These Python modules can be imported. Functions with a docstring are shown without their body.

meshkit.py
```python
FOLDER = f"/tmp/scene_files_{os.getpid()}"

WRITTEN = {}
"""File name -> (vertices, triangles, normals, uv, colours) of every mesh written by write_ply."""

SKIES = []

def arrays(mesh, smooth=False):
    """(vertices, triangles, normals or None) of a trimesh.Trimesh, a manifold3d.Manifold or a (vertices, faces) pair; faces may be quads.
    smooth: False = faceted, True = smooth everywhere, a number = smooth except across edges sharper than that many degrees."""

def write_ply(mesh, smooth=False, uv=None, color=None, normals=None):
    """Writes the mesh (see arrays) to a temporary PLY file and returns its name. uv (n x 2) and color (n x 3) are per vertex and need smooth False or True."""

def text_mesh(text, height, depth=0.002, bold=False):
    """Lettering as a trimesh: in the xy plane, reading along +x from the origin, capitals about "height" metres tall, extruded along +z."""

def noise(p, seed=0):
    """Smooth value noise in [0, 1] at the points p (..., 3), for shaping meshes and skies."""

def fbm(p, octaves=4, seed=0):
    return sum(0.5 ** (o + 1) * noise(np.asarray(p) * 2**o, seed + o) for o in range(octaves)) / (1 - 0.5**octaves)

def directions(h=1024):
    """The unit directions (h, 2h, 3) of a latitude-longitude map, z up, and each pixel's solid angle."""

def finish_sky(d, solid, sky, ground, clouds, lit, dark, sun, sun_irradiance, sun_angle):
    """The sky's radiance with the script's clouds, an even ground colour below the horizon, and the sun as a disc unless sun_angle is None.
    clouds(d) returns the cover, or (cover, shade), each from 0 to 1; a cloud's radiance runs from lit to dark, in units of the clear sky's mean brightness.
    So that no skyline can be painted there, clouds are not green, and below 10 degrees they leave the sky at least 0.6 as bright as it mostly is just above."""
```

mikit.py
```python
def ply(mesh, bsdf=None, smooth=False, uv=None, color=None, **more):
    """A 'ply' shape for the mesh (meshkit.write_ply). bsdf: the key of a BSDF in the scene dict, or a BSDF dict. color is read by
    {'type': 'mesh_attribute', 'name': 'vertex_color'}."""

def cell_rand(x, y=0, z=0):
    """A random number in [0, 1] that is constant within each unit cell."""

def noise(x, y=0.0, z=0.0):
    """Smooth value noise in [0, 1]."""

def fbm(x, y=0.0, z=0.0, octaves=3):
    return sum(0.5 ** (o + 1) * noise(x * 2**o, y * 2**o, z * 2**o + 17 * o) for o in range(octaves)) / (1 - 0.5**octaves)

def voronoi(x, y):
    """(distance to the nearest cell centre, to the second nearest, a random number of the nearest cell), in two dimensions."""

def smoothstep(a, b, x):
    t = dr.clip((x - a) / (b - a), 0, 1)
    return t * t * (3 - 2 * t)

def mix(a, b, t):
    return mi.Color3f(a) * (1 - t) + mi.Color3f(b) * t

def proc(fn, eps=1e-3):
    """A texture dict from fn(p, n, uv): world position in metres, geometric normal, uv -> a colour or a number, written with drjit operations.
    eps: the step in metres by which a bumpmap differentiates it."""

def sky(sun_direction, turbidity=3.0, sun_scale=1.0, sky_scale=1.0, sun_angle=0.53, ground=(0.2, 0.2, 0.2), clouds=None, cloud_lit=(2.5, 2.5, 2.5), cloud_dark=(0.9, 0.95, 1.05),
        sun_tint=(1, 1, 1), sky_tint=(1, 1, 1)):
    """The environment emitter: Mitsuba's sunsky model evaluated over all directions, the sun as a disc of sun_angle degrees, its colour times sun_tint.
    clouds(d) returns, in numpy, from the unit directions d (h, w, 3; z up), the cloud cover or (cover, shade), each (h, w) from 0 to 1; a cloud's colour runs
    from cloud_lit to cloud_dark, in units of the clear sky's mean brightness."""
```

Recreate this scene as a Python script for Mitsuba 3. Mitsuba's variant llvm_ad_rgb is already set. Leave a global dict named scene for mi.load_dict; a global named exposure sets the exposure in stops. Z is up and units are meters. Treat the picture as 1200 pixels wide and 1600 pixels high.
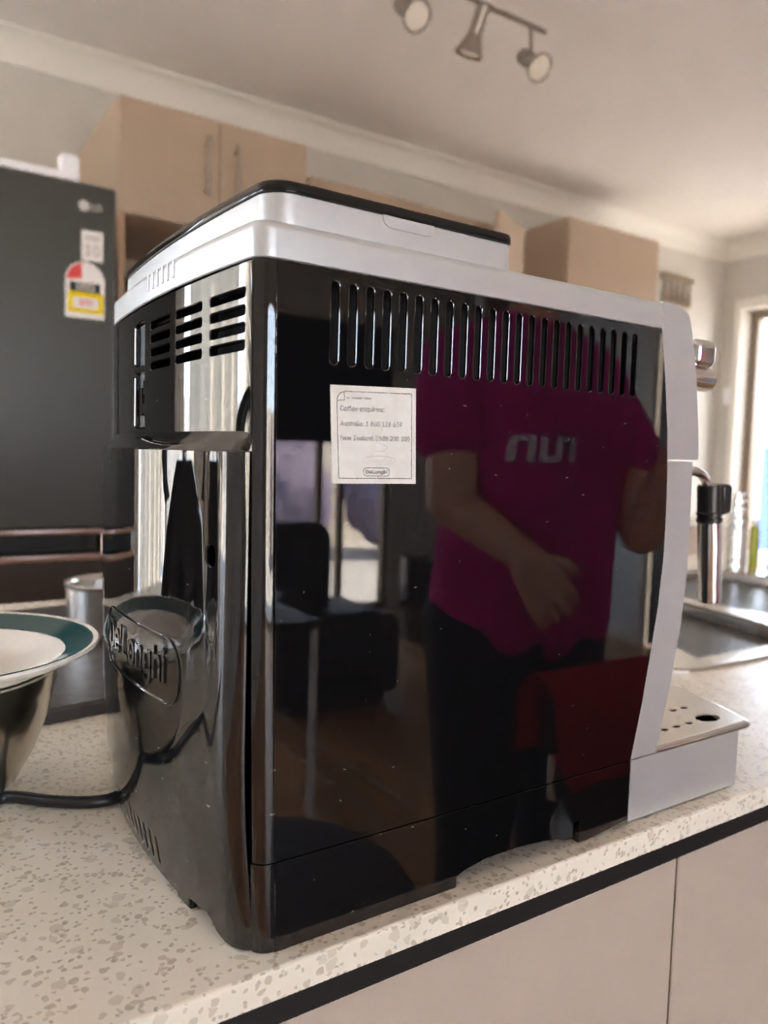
import math, random
import numpy as np, trimesh, manifold3d, shapely
from shapely.geometry import Polygon, box as sbox
import mitsuba as mi, drjit as dr, mikit, meshkit
from mikit import proc, noise, fbm, voronoi, cell_rand, smoothstep, mix

scene, labels = {}, {}
PI = math.pi
# ------------------------------------------------------------------ camera, sky, exposure
R = np.array([[0.83616, -0.01371, 0.54831], [-0.54786, -0.07638, 0.83308], [0.03046, -0.99698, -0.07137]])   # world axes x camera axes (right, down, forward)
M = np.eye(4)
M[:3, 0], M[:3, 1], M[:3, 2], M[:3, 3] = -R[:, 0], -R[:, 1], R[:, 2], [0, 0, 1.146]
scene['camera'] = {'type': 'thinlens', 'fov': 53.13, 'fov_axis': 'x', 'to_world': mi.ScalarTransform4f(M), 'aperture_radius': 0.0016,
                   'focus_distance': 0.40, 'near_clip': 0.02, 'far_clip': 200.0}
scene['sky'] = mikit.sky((0.55, 0.35, 0.75), turbidity=3.0, sun_scale=0.5, sky_scale=1.0, ground=(0.34, 0.34, 0.34), clouds=lambda d: 0.6 + 0 * d[..., 0], cloud_lit=(1.5, 1.5, 1.5))
exposure = 6.3

# ------------------------------------------------------------------ materials
def rgb(c): return {'type': 'rgb', 'value': list(c)} if not isinstance(c, dict) else c
def mat(name, d): scene[name] = {'type': 'twosided', 'bsdf': d}; return name
def diffuse(name, c): return mat(name, {'type': 'diffuse', 'reflectance': rgb(c)})
def prin(name, c, rough=0.5, metal=0.0, spec=0.5, **k):
    return mat(name, {'type': 'principled', 'base_color': rgb(c), 'roughness': rough, 'metallic': metal, 'specular': spec, **k})

def dusty(p, n, uv):
    a, b = (p.x + p.y) / 0.011, p.z / 0.011
    f1, f2, r = voronoi(a + 0.3 * noise(a * 9, b * 9), b)
    speck = dr.select((f1 < 0.010 + 0.03 * r * r) & (r > 0.93), 1.0, 0.0)
    return mix((0.0035, 0.0035, 0.004), (0.16, 0.16, 0.15), speck)
mat('black_gloss', {'type': 'plastic', 'int_ior': 1.72, 'diffuse_reflectance': proc(dusty)})
mat('lid_black', {'type': 'plastic', 'int_ior': 1.40, 'diffuse_reflectance': rgb((0.006, 0.006, 0.006))})
mat('black_gloss_plain', {'type': 'plastic', 'int_ior': 1.7, 'diffuse_reflectance': rgb((0.006, 0.006, 0.006))})
prin('black_satin', (0.012, 0.012, 0.012), 0.28, 0, 0.5)
diffuse('slot_shade_dark', (0.028, 0.028, 0.029))  # near-black stands in for the shade inside the machine
prin('silver_plastic', (0.56, 0.572, 0.570), 0.34, 0.55, 0.5)
prin('chrome', (0.75, 0.74, 0.74), 0.07, 1.0)
prin('brushed_steel', (0.62, 0.59, 0.55), 0.24, 1.0)
prin('satin_nickel', (0.42, 0.38, 0.34), 0.32, 1.0)
prin('steel_bowl_metal', (0.60, 0.57, 0.50), 0.17, 1.0)

def paper(p, n, uv):
    return mix((0.66, 0.66, 0.62), (0.78, 0.78, 0.74), fbm(p.x * 260, p.z * 260, 0.0, 3))
diffuse('label_paper', proc(paper))
diffuse('ink', (0.04, 0.04, 0.045))
diffuse('faint_ink', (0.57, 0.57, 0.53))

def quartz(p, n, uv):
    a, b = p.x, dr.select(dr.abs(n.z) > 0.5, p.y, p.z + 0.5 * p.y)
    wob = noise(a * 420, b * 420) * 0.0012
    out = mix((0.71, 0.665, 0.56), (0.78, 0.74, 0.64), fbm(a * 35, b * 35, 0.0, 3))
    for size, keep, col in ((0.0068, 0.93, (0.58, 0.53, 0.43)), (0.0040, 0.89, (0.46, 0.41, 0.32)), (0.0023, 0.85, (0.42, 0.37, 0.29))):
        f1, f2, r = voronoi((a + wob) / size + 31 * size, (b + wob * 0.7) / size)
        chip = smoothstep(0.06, 0.11, f2 - f1) * dr.select((r > keep) & (f1 < 0.52), 1.0, 0.0)
        tone = mix(col, (0.62, 0.58, 0.50), 0.65 * (r - keep) / (1 - keep))
        out = mix(out, tone, chip * 0.9)
    return out
prin('quartz', proc(quartz), 0.30, 0, 0.38)

def paint(c, amt=0.03, sc=3.0):
    c = np.array(c)
    return proc(lambda p, n, uv: mix(tuple(float(q) * (1 - amt) for q in c), tuple(float(q) * (1 + amt) for q in c), fbm(p.x * sc, p.y * sc, p.z * sc, 3)))
diffuse('wall_paint', paint((0.56, 0.54, 0.50)))
diffuse('ceiling_paint', paint((0.74, 0.71, 0.68)))
diffuse('cornice_paint', (0.74, 0.72, 0.67))
diffuse('white_paint', (0.78, 0.78, 0.77))
prin('laminate', (0.42, 0.325, 0.24), 0.42, 0, 0.4)
prin('island_laminate', (0.44, 0.37, 0.31), 0.30, 0, 0.5)
prin('panel_edge', (0.42, 0.27, 0.17), 0.5, 0, 0.4)
prin('black_board', (0.010, 0.010, 0.011), 0.35, 0, 0.5)
prin('fridge_steel', (0.050, 0.050, 0.042), 0.38, 0.3, 0.4)
prin('fridge_drawer_steel', (0.045, 0.036, 0.030), 0.36, 0.3, 0.4)
prin('rose_chrome', (0.62, 0.50, 0.48), 0.13, 1.0)
prin('white_plastic', (0.80, 0.81, 0.84), 0.35, 0, 0.5)
diffuse('sticker_white', (0.80, 0.77, 0.74)); diffuse('sticker_grey', (0.42, 0.40, 0.38)); diffuse('sticker_red', (0.72, 0.10, 0.10))
diffuse('sticker_yellow', (0.80, 0.62, 0.02)); diffuse('sticker_black', (0.03, 0.03, 0.03)); diffuse('logo_grey', (0.55, 0.53, 0.50))
prin('porcelain', (0.80, 0.78, 0.71), 0.12, 0, 0.5)
prin('green_glaze', (0.012, 0.060, 0.062), 0.12, 0, 0.5)
def slate(p, n, uv):
    return mix((0.045, 0.043, 0.043), (0.085, 0.08, 0.08), fbm(p.x * 120, p.y * 120, p.z * 120, 3))
prin('slate', proc(slate), 0.40, 0, 0.4)
prin('cord_rubber', (0.010, 0.011, 0.013), 0.38, 0, 0.5)
prin('lamp_lens', (0.72, 0.68, 0.60), 0.25, 0, 0.5)
scene['pane'] = {'type': 'thindielectric'}
mat('window_alu', {'type': 'principled', 'base_color': rgb((0.60, 0.58, 0.54)), 'roughness': 0.4, 'metallic': 0.0, 'specular': 0.5})
prin('bronze_alu', (0.22, 0.17, 0.12), 0.4, 0.2, 0.5)
scene['sheer'] = {'type': 'principledthin', 'base_color': rgb((0.70, 0.67, 0.60)), 'roughness': 0.8, 'diff_trans': 1.0, 'spec_trans': 0.0}
scene['bottle_glass'] = {'type': 'thindielectric', 'int_ior': 1.5}
scene['clear_glass'] = {'type': 'dielectric', 'int_ior': 1.5, 'ext_ior': 1.0}
prin('yellow_green', (0.36, 0.36, 0.03), 0.35); prin('cream_plastic', (0.85, 0.72, 0.42), 0.5)
def woodfn(seed, c0, c1):
    return proc(lambda p, n, uv: mix(c0, c1, fbm(p.x * 70 + seed, p.y * 3.0, 0.0, 3)))
for i, k in enumerate((0.8, 1.0, 1.25)):
    prin(f'floor_wood_{i}', woodfn(7.0 * i, (0.27 * k, 0.145 * k, 0.062 * k), (0.38 * k, 0.215 * k, 0.10 * k)), 0.3, 0, 0.5)
prin('shirt_magenta', (0.42, 0.006, 0.165), 0.8, 0, 0.2); diffuse('print_pink', (0.66, 0.56, 0.62))
prin('leggings_black', (0.015, 0.015, 0.018), 0.8, 0, 0.2)
prin('skin', (0.60, 0.31, 0.22), 0.5, 0, 0.4); prin('hair_brown', (0.07, 0.035, 0.02), 0.5)
diffuse('lip', (0.45, 0.16, 0.14)); diffuse('eye_white', (0.8, 0.8, 0.78)); diffuse('eye_dark', (0.03, 0.02, 0.015))
prin('dark_leather', (0.018, 0.018, 0.022), 0.45, 0, 0.5); prin('grey_piping', (0.35, 0.34, 0.32), 0.5)
prin('red_cloth_mat', (0.32, 0.008, 0.013), 0.85, 0, 0.2)
prin('door_dark', (0.12, 0.12, 0.12), 0.4)
diffuse('wall_lit_bluish', (0.66, 0.74, 0.82))  # bluish daylight on this end of the wall, painted into its colour
diffuse('blind_dark', (0.02, 0.022, 0.03))
def pave(p, n, uv): return mix((0.42, 0.42, 0.42), (0.52, 0.52, 0.52), fbm(p.x * 4, p.y * 4, 0.0, 4))
diffuse('paving', proc(pave)); diffuse('fence_cream', (0.62, 0.58, 0.52)); prin('blue_tarp_mat', (0.04, 0.10, 0.55), 0.5); diffuse('post_tan', (0.60, 0.46, 0.32))
def leafy(p, n, uv): return mix((0.10, 0.09, 0.14), (0.26, 0.23, 0.32), noise(p.x * 30, p.y * 30, p.z * 30))
diffuse('foliage', proc(leafy)); diffuse('bark', (0.12, 0.08, 0.05))

# ------------------------------------------------------------------ helpers
def put(key, mesh, bsdf, smooth=False, label=None, cat=None, group=None, kind=None):
    k, i = key, 0
    while k in scene:
        i += 1; k = f'{key}_{i:03d}'
    scene[k] = mikit.ply(mesh, bsdf, smooth=smooth)
    tag(k, label, cat, group, kind)
    return k
def tag(k, label=None, cat=None, group=None, kind=None):
    d = {a: b for a, b in (('label', label), ('category', cat), ('group', group), ('kind', kind)) if b}
    if d: labels.setdefault(k, {}).update(d)
used_roots = set()
def thing(name, label, cat, group=None):
    k, i = name, 0
    while k in used_roots:
        i += 1; k = f'{name}_{i:03d}'
    used_roots.add(k); tag(k, label, cat, group); return k
def merged(v, f):
    m = trimesh.Trimesh(np.asarray(v, float), np.asarray(f, int), process=False)
    m.merge_vertices(digits_vertex=7); m.update_faces(m.nondegenerate_faces()); m.remove_unreferenced_vertices(); return m
def cat_(*ms): return trimesh.util.concatenate([m for m in ms])
def box(x0, x1, y0, y1, z0, z1, c=0.0):
    x0, x1, y0, y1, z0, z1 = min(x0, x1), max(x0, x1), min(y0, y1), max(y0, y1), min(z0, z1), max(z0, z1)
    if c <= 0:
        m = trimesh.creation.box((x1 - x0, y1 - y0, z1 - z0)); m.apply_translation(((x0 + x1) / 2, (y0 + y1) / 2, (z0 + z1) / 2)); return m
    pts = []
    for sx, a in ((1, x0), (-1, x1)):
        for sy, b in ((1, y0), (-1, y1)):
            for sz, d in ((1, z0), (-1, z1)):
                pts += [(a + sx * c, b + sy * c, d), (a + sx * c, b, d + sz * c), (a, b + sy * c, d + sz * c)]
    return trimesh.convex.convex_hull(np.array(pts))
def rbox(x0, x1, y0, y1, z0, z1, r, n=2):
    s = trimesh.creation.icosphere(n, r).vertices; pts = []
    for a in (x0 + r, x1 - r):
        for b in (y0 + r, y1 - r):
            for d in (z0 + r, z1 - r): pts.append(s + (a, b, d))
    return trimesh.convex.convex_hull(np.vstack(pts))
def loft(rings, cap0=True, cap1=True, closed=True):
    rings = [np.asarray(r, float) for r in rings]; n = len(rings[0]); v = np.vstack(rings); f = []
    m = n if closed else n - 1
    for k in range(len(rings) - 1):
        for i in range(m):
            a, b = k * n + i, k * n + (i + 1) % n
            f += [(a, b, b + n), (a, b + n, a + n)]
    v = list(map(tuple, v))
    for cap, k, flip in ((cap0, 0, True), (cap1, len(rings) - 1, False)):
        if cap:
            c = len(v); v.append(tuple(rings[k].mean(0)))
            for i in range(n):
                t = (k * n + i, k * n + (i + 1) % n, c); f.append(t[::-1] if flip else t)
    return merged(v, f)
def lathe(profile, center=(0, 0, 0), n=64, axis=None, caps=True):
    a = np.arange(n) * 2 * PI / n
    rings = [np.stack([r * np.cos(a), r * np.sin(a), np.full(n, z)], 1) for r, z in profile]
    m = loft(rings, caps and profile[0][0] > 1e-6, caps and profile[-1][0] > 1e-6)
    if axis is not None: m.apply_transform(trimesh.geometry.align_vectors((0, 0, 1), np.asarray(axis, float)))
    m.apply_translation(center); return m
def spline(pts, n=60):
    from scipy.interpolate import CubicSpline
    p = np.asarray(pts, float); t = np.r_[0, np.cumsum(np.linalg.norm(np.diff(p, axis=0), axis=1))]
    return CubicSpline(t, p)(np.linspace(0, t[-1], n))
def tube(p, r, n=16, caps=True):
    p = np.asarray(p, float); r = np.broadcast_to(r, (len(p),)); t = np.gradient(p, axis=0); t /= np.linalg.norm(t, axis=1, keepdims=True)
    u = np.cross(t[0], (0, 0, 1) if abs(t[0][2]) < 0.9 else (1, 0, 0)); u /= np.linalg.norm(u); rings = []; a = np.arange(n) * 2 * PI / n
    for i in range(len(p)):
        u = u - t[i] * (u @ t[i]); u /= np.linalg.norm(u); w = np.cross(t[i], u)
        rings.append(p[i] + r[i] * (np.cos(a)[:, None] * u + np.sin(a)[:, None] * w))
    return loft(rings, caps, caps)
def rod(a, b, r, n=16): return tube(np.linspace(a, b, 2), r, n)
def text(s, size, depth, fx, fz, width=None, bold=False):
    """Lettering laid with its x along fx, its y along fz and its depth along fx x fz, scaled to the given width, origin at its lower left."""
    m = meshkit.text_mesh(s, size, depth, bold); v = m.vertices.copy(); v[:, 0] -= v[:, 0].min()
    if width: v[:, 0] *= width / v[:, 0].max()
    m.vertices = v; return m
def earcut(poly):
    v, f = trimesh.creation.triangulate_polygon(poly, engine='earcut'); return np.asarray(v), np.asarray(f)
def inset_loop(pts, d, side):
    p = np.asarray(pts)[:-1]; a = np.roll(p, 1, 0); b = np.roll(p, -1, 0)
    def nr(x): x = x / np.maximum(np.linalg.norm(x, axis=1, keepdims=True), 1e-12); return np.stack([-x[:, 1], x[:, 0]], 1)
    n1, n2 = nr(p - a), nr(b - p); n = n1 + n2; n /= np.maximum((n * n).sum(1, keepdims=True) / 2, 0.5)
    return p, p + n * d * side
def sheet(poly, fmap, t, ch, strip=None, seg=0.002, bands=None, bevel=1.0, rim=None):
    """A plate whose face is the polygon (with holes) in (s, h), its edges chamfered by ch, walls t deep, laid in space by fmap(s, h, depth)."""
    poly = shapely.geometry.polygon.orient(poly.segmentize(seg), 1.0); V, F = [], []; base = 0; loops_in = []
    for k, ring in enumerate([poly.exterior, *poly.interiors]):
        c_ = rim if (k == 0 and rim is not None) else ch
        p, q = inset_loop(ring.coords, c_, 1.0)
        loops_in.append(q); n = len(p)
        rows = [fmap(q[:, 0], q[:, 1], 0 * q[:, 0]), fmap(p[:, 0], p[:, 1], 0 * p[:, 0] + c_ * bevel), fmap(p[:, 0], p[:, 1], 0 * p[:, 0] + t)]
        V += rows
        for r in range(2):
            for i in range(n):
                a, b = base + r * n + i, base + r * n + (i + 1) % n
                F += [(a, a + n, b + n), (a, b + n, b)]
        base += 3 * n
    face = Polygon(loops_in[0], loops_in[1:])
    if not face.is_valid: face = face.buffer(0)
    cells = [face]
    if strip:
        x0, _, x1, _ = face.bounds; xs = np.linspace(x0 - 1e-6, x1 + 1e-6, max(2, int((x1 - x0) / strip) + 1))
        hs_ = [-9.0, *(bands if bands is not None else []), 9.0]
        cells = [face.intersection(sbox(a, c, b, d)) for a, b in zip(xs[:-1], xs[1:]) for c, d in zip(hs_[:-1], hs_[1:])]
    for c in cells:
        for g in getattr(c, 'geoms', [c]):
            if g.geom_type != 'Polygon' or g.area < 1e-12: continue
            v, f = earcut(shapely.geometry.polygon.orient(g, 1.0)); V.append(fmap(v[:, 0], v[:, 1], 0 * v[:, 0])); F += [tuple(x + base) for x in f]; base += len(v)
    return merged(np.vstack(V), F)
def slot(cx, cy, w, h, r=None, n=6):
    r = min(w, h) / 2 * 0.98 if r is None else r
    return [(cx + sx * (w / 2 - r) + r * math.cos(a), cy + sy * (h / 2 - r) + r * math.sin(a))
            for sx, sy, a0 in ((1, 1, 0), (-1, 1, PI / 2), (-1, -1, PI), (1, -1, 1.5 * PI)) for a in np.linspace(a0, a0 + PI / 2, n)]
def extrude_y(poly, y0, y1):
    """poly in (x, z), solid between y0 and y1."""
    m = trimesh.creation.extrude_polygon(poly, y1 - y0, engine='earcut'); v = m.vertices; m.vertices = np.stack([v[:, 0], y1 - v[:, 2], v[:, 1]], 1); return m
def blob(joints, bones, edge=0.012, rounds=8):
    """One continuous body: the hull of the spheres at both ends of each bone, united, refined and smoothed."""
    def sph(c, r): return manifold3d.Manifold.sphere(r, 20).translate(list(map(float, c)))
    m = manifold3d.Manifold()
    for b in bones: m += manifold3d.Manifold.batch_hull([sph(*joints[j]) for j in b])
    a = m.refine_to_length(edge).to_mesh(); t = trimesh.Trimesh(a.vert_properties[:, :3], a.tri_verts); trimesh.smoothing.filter_taubin(t, iterations=rounds); return t

# ------------------------------------------------------------------ the room
XL, XR, YF, YB, H = -2.4, 4.05, -4.2, 2.69, 2.4
def wall(key, axis, pos, out, a0, a1, holes, bsdf='wall_paint'):
    """A wall 0.12 thick at axis = pos, spanning a0..a1 along the other axis, with openings (a, b, z0, z1)."""
    poly = sbox(a0, 0, a1, H)
    for h in holes: poly = poly.difference(sbox(h[0], h[2], h[1], h[3]))
    m = extrude_y(poly, 0, 0.12); v = m.vertices.copy(); d = v[:, 1] * out
    m.vertices = np.stack([v[:, 0], pos + d, v[:, 2]], 1) if axis == 'y' else np.stack([pos + d, v[:, 0], v[:, 2]], 1)
    m.fix_normals(); put(key, m, bsdf, kind='structure')
wall('wall_back', 'y', YB, 1, XL - 0.12, XR + 0.12, [(-2.15, -0.80, 0.0, 2.1)])
wall('wall_right', 'x', XR, 1, -2.55, YB, [(1.5, 2.565, 0.0, 2.03), (-2.52, -1.6, 0.0, 2.06)])
wall('wall_right', 'x', XR, 1, YF, -2.55, [], 'wall_lit_bluish')  # same wall carried on, coloured as if lit by blue daylight
wall('wall_left', 'x', XL, -1, YF, YB, [(0.8, 2.1, 0.0, 2.1)])
wall('wall_front', 'y', YF, -1, XL - 0.12, XR + 0.12, [(-1.2, 1.7, 0.0, 2.1), (2.05, 3.22, 0.0, 2.1)])
put('ceiling', box(XL - 0.12, XR + 0.12, YF - 0.12, YB + 0.12, H, H + 0.1), 'ceiling_paint', kind='structure')
put('floor', box(XL - 0.12, XR + 0.12, YF - 0.12, YB + 0.12, -0.1, -0.012), 'floor_wood_0', kind='structure')
rnd = random.Random(4)
for i in range(47):
    x0 = XL + i * 0.1375; x1 = min(x0 + 0.136, XR); cut = rnd.uniform(-3.2, 1.6)
    for a, b in ((YF, cut), (cut + 0.002, YB)):
        put('floor__plank', box(x0, x1, a, b, -0.0125, 0.0, 0.0015), f'floor_wood_{rnd.randrange(3)}')
def cornice(key, p0, p1, inward):
    p0, p1, w = np.array(p0, float), np.array(p1, float), np.array(inward, float); prof = [(0, 0), (0.0, -0.092), (0.006, -0.092), (0.010, -0.084)]
    prof += [(0.062 - 0.052 * math.cos(t), -0.082 + 0.070 * math.sin(t)) for t in np.linspace(0.05, PI / 2, 8)] + [(0.066, -0.008), (0.066, 0)]
    rings = [[p + w * a + np.array((0, 0, b)) for a, b in prof] for p in (p0, p1)]
    m = loft(rings); m.fix_normals(); put(key, m, 'cornice_paint', 30, kind='structure')
cornice('trim_1', (XL, YB, H), (XR, YB, H), (0, -1, 0)); cornice('trim_2', (XR, YB, H), (XR, YF, H), (-1, 0, 0))
put('baseboard_right', cat_(box(XR - 0.014, XR, -1.55, 1.45, 0, 0.09, 0.003), box(XR - 0.014, XR, YF, -2.57, 0, 0.09, 0.003)), 'white_paint', kind='structure')
put('baseboard_front', cat_(box(1.75, 2.0, YF, YF + 0.014, 0, 0.09, 0.003), box(3.27, XR, YF, YF + 0.014, 0, 0.09, 0.003)), 'white_paint', kind='structure')

def sliding(key, axis, pos, a0, a1, z0, z1, mull, bsdf='window_alu', d=0.06):
    """A glazed frame in an opening: frame bars, mullions and panes of glass."""
    P = (lambda a, b, c, e, z, y: box(a, b, pos + c, pos + e, z, y)) if axis == 'y' else (lambda a, b, c, e, z, y: box(pos + c, pos + e, a, b, z, y))
    f = 0.045; tag(key, kind='structure')
    put(key + '__frame', cat_(P(a0, a1, 0, d, z1 - f, z1), P(a0, a1, 0, d, z0, z0 + f), P(a0, a0 + f, 0, d, z0, z1), P(a1 - f, a1, 0, d, z0, z1)), bsdf)
    xs = [a0 + f, *mull, a1 - f]
    for m_ in mull: put(key + '__mullion', P(m_ - 0.022, m_ + 0.022, 0.004, d - 0.004, z0 + f, z1 - f), bsdf)
    for i, (p, q) in enumerate(zip(xs[:-1], xs[1:])):
        v = [(p, z0 + f), (q, z0 + f), (q, z1 - f), (p, z1 - f)]
        v = [(a, pos + 0.03, z) if axis == 'y' else (pos + 0.03, a, z) for a, z in v]
        put(key + '__pane', (v, [[0, 1, 2, 3]]), 'pane')
sliding('window_1', 'y', YB + 0.02, -2.15, -0.80, 0.0, 2.1, [-1.48])
sliding('window_2', 'x', XR + 0.09, 1.5, 2.565, 0.0, 2.03, [2.03], 'bronze_alu')
sliding('window_3', 'y', YF - 0.09, -1.2, 1.7, 0.0, 2.1, [0.25])
sliding('added_window_5', 'x', XL - 0.09, 0.8, 2.1, 0.0, 2.1, [1.45])  # unseen window, added to brighten the left worktop and the machine back
sliding('window_4', 'y', YF - 0.09, 2.05, 3.22, 0.0, 2.1, [2.63, 2.81], 'bronze_alu')
put('trim_3', cat_(box(XR - 0.018, XR, 2.565, 2.605, 0, 2.085, 0.003), box(XR - 0.018, XR, 1.45, 2.605, 2.03, 2.085, 0.003), box(XR - 0.018, XR, 1.45, 1.5, 0, 2.085, 0.003)), 'cornice_paint', kind='structure')
put('door_1', box(XR + 0.03, XR + 0.07, -2.50, -1.62, 0.01, 2.04, 0.003), 'door_dark', kind='structure')
put('trim_4', cat_(box(XR - 0.018, XR, -2.59, -2.52, 0, 2.13, 0.003), box(XR - 0.018, XR, -1.6, -1.53, 0, 2.13, 0.003), box(XR - 0.018, XR, -2.59, -1.53, 2.06, 2.13, 0.003)), 'white_paint', kind='structure')

# ------------------------------------------------------------------ kitchen island
it = thing('kitchen_island', 'kitchen island with speckled cream stone worktop, black trim strip and beige laminate panels', 'kitchen island')
IY0, IY1, IX0, IX1, TOP = 0.292, 1.20, -1.1, 2.35, 0.92
SINK = Polygon([(0.80, 0.528), (0.92, 0.528), (1.02, 0.545), (1.06, 0.62), (1.10, 0.78), (1.06, 0.86), (0.96, 0.90), (0.90, 0.86), (0.865, 0.66)]).buffer(0.012).buffer(-0.006)
SINK2 = sbox(1.17, 0.60, 1.50, 0.98).buffer(0.03)
slab = sbox(IX0, IY0, IX1, IY1).difference(sbox(0.77, 0.54, 1.55, 1.02))
m = trimesh.creation.extrude_polygon(slab.difference(sbox(IX0 - 1, IY0 - 1, IX1 + 1, IY0 + 0.002)), 0.0145, engine='earcut'); m.apply_translation((0, 0, TOP - 0.0145))
edge = [(IY0 + 0.0022, TOP)] + [(IY0 + 0.0022 - 0.0022 * math.sin(t), TOP - 0.0022 + 0.0022 * math.cos(t)) for t in np.linspace(0.2, PI / 2, 5)] + [(IY0, TOP - 0.0145), (IY0 + 0.0022, TOP - 0.0145)]
m2 = loft([[(x, y, z) for y, z in edge] for x in (IX0, IX1)], True, True); m2.fix_normals()
put(it + '__worktop', cat_(m, m2), 'quartz')
put(it + '__black_trim', box(IX0, IX1, IY0 + 0.001, IY1 - 0.02, 0.893, 0.9054), 'black_board')
for a, b in ((IX0 + 0.01, -0.40), (-0.397, 0.4348), (0.4372, 1.25), (1.253, IX1 - 0.01)):
    put(it + '__panel', box(a, b, IY0 + 0.006, IY0 + 0.024, 0.10, 0.8925, 0.0006), 'island_laminate')
put(it + '__carcass', box(IX0 + 0.02, 0.75, IY0 + 0.03, IY1 - 0.04, 0.10, 0.89), 'laminate')
put(it + '__carcass', box(1.58, IX1 - 0.02, IY0 + 0.03, IY1 - 0.04, 0.10, 0.89), 'laminate')
put(it + '__carcass', box(0.76, 1.57, IY0 + 0.03, IY0 + 0.06, 0.10, 0.89), 'laminate')
put(it + '__kickboard', box(IX0 + 0.05, IX1 - 0.05, IY0 + 0.06, IY1 - 0.09, 0, 0.099), 'black_board')

# the sink, let into the worktop
sk = thing('kitchen_sink', 'stainless steel double-bowl sink let into the stone worktop', 'sink')
rim = Polygon([(0.722, 0.528), (0.745, 0.512), (0.80, 0.506), (1.56, 0.506), (1.60, 0.53), (1.60, 1.05), (0.722, 1.05)]).buffer(0.006)
holes = rim.difference(SINK).difference(SINK2)
def rmap(s, h, d): return np.stack([s, h, TOP + 0.0035 - d], 1)
put(sk + '__rim', sheet(holes, rmap, 0.0034, 0.0018), 'brushed_steel', 30)
for poly, dep in ((SINK, 0.17), (SINK2, 0.17)):
    a = np.array(poly.segmentize(0.01).exterior.coords)[:-1]; c = a.mean(0); rings = []
    for sc, z in ((1.0, 0.001), (0.985, -0.006), (0.95, -dep + 0.03), (0.91, -dep + 0.008), (0.82, -dep), (0.2, -dep - 0.004)):
        rings.append(np.c_[c + (a - c) * sc, np.full(len(a), TOP + z)])
    put(sk + '__bowl', loft(rings, False, True), 'brushed_steel', 40)
for c in ((0.96, 0.72), (1.335, 0.79)): put(sk + '__drain', lathe([(0.04, 0.0), (0.04, 0.003), (0.034, 0.004), (0.03, 0.001), (0.001, 0.001)], (c[0], c[1], TOP - 0.1725), 32), 'chrome', 30)

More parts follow.
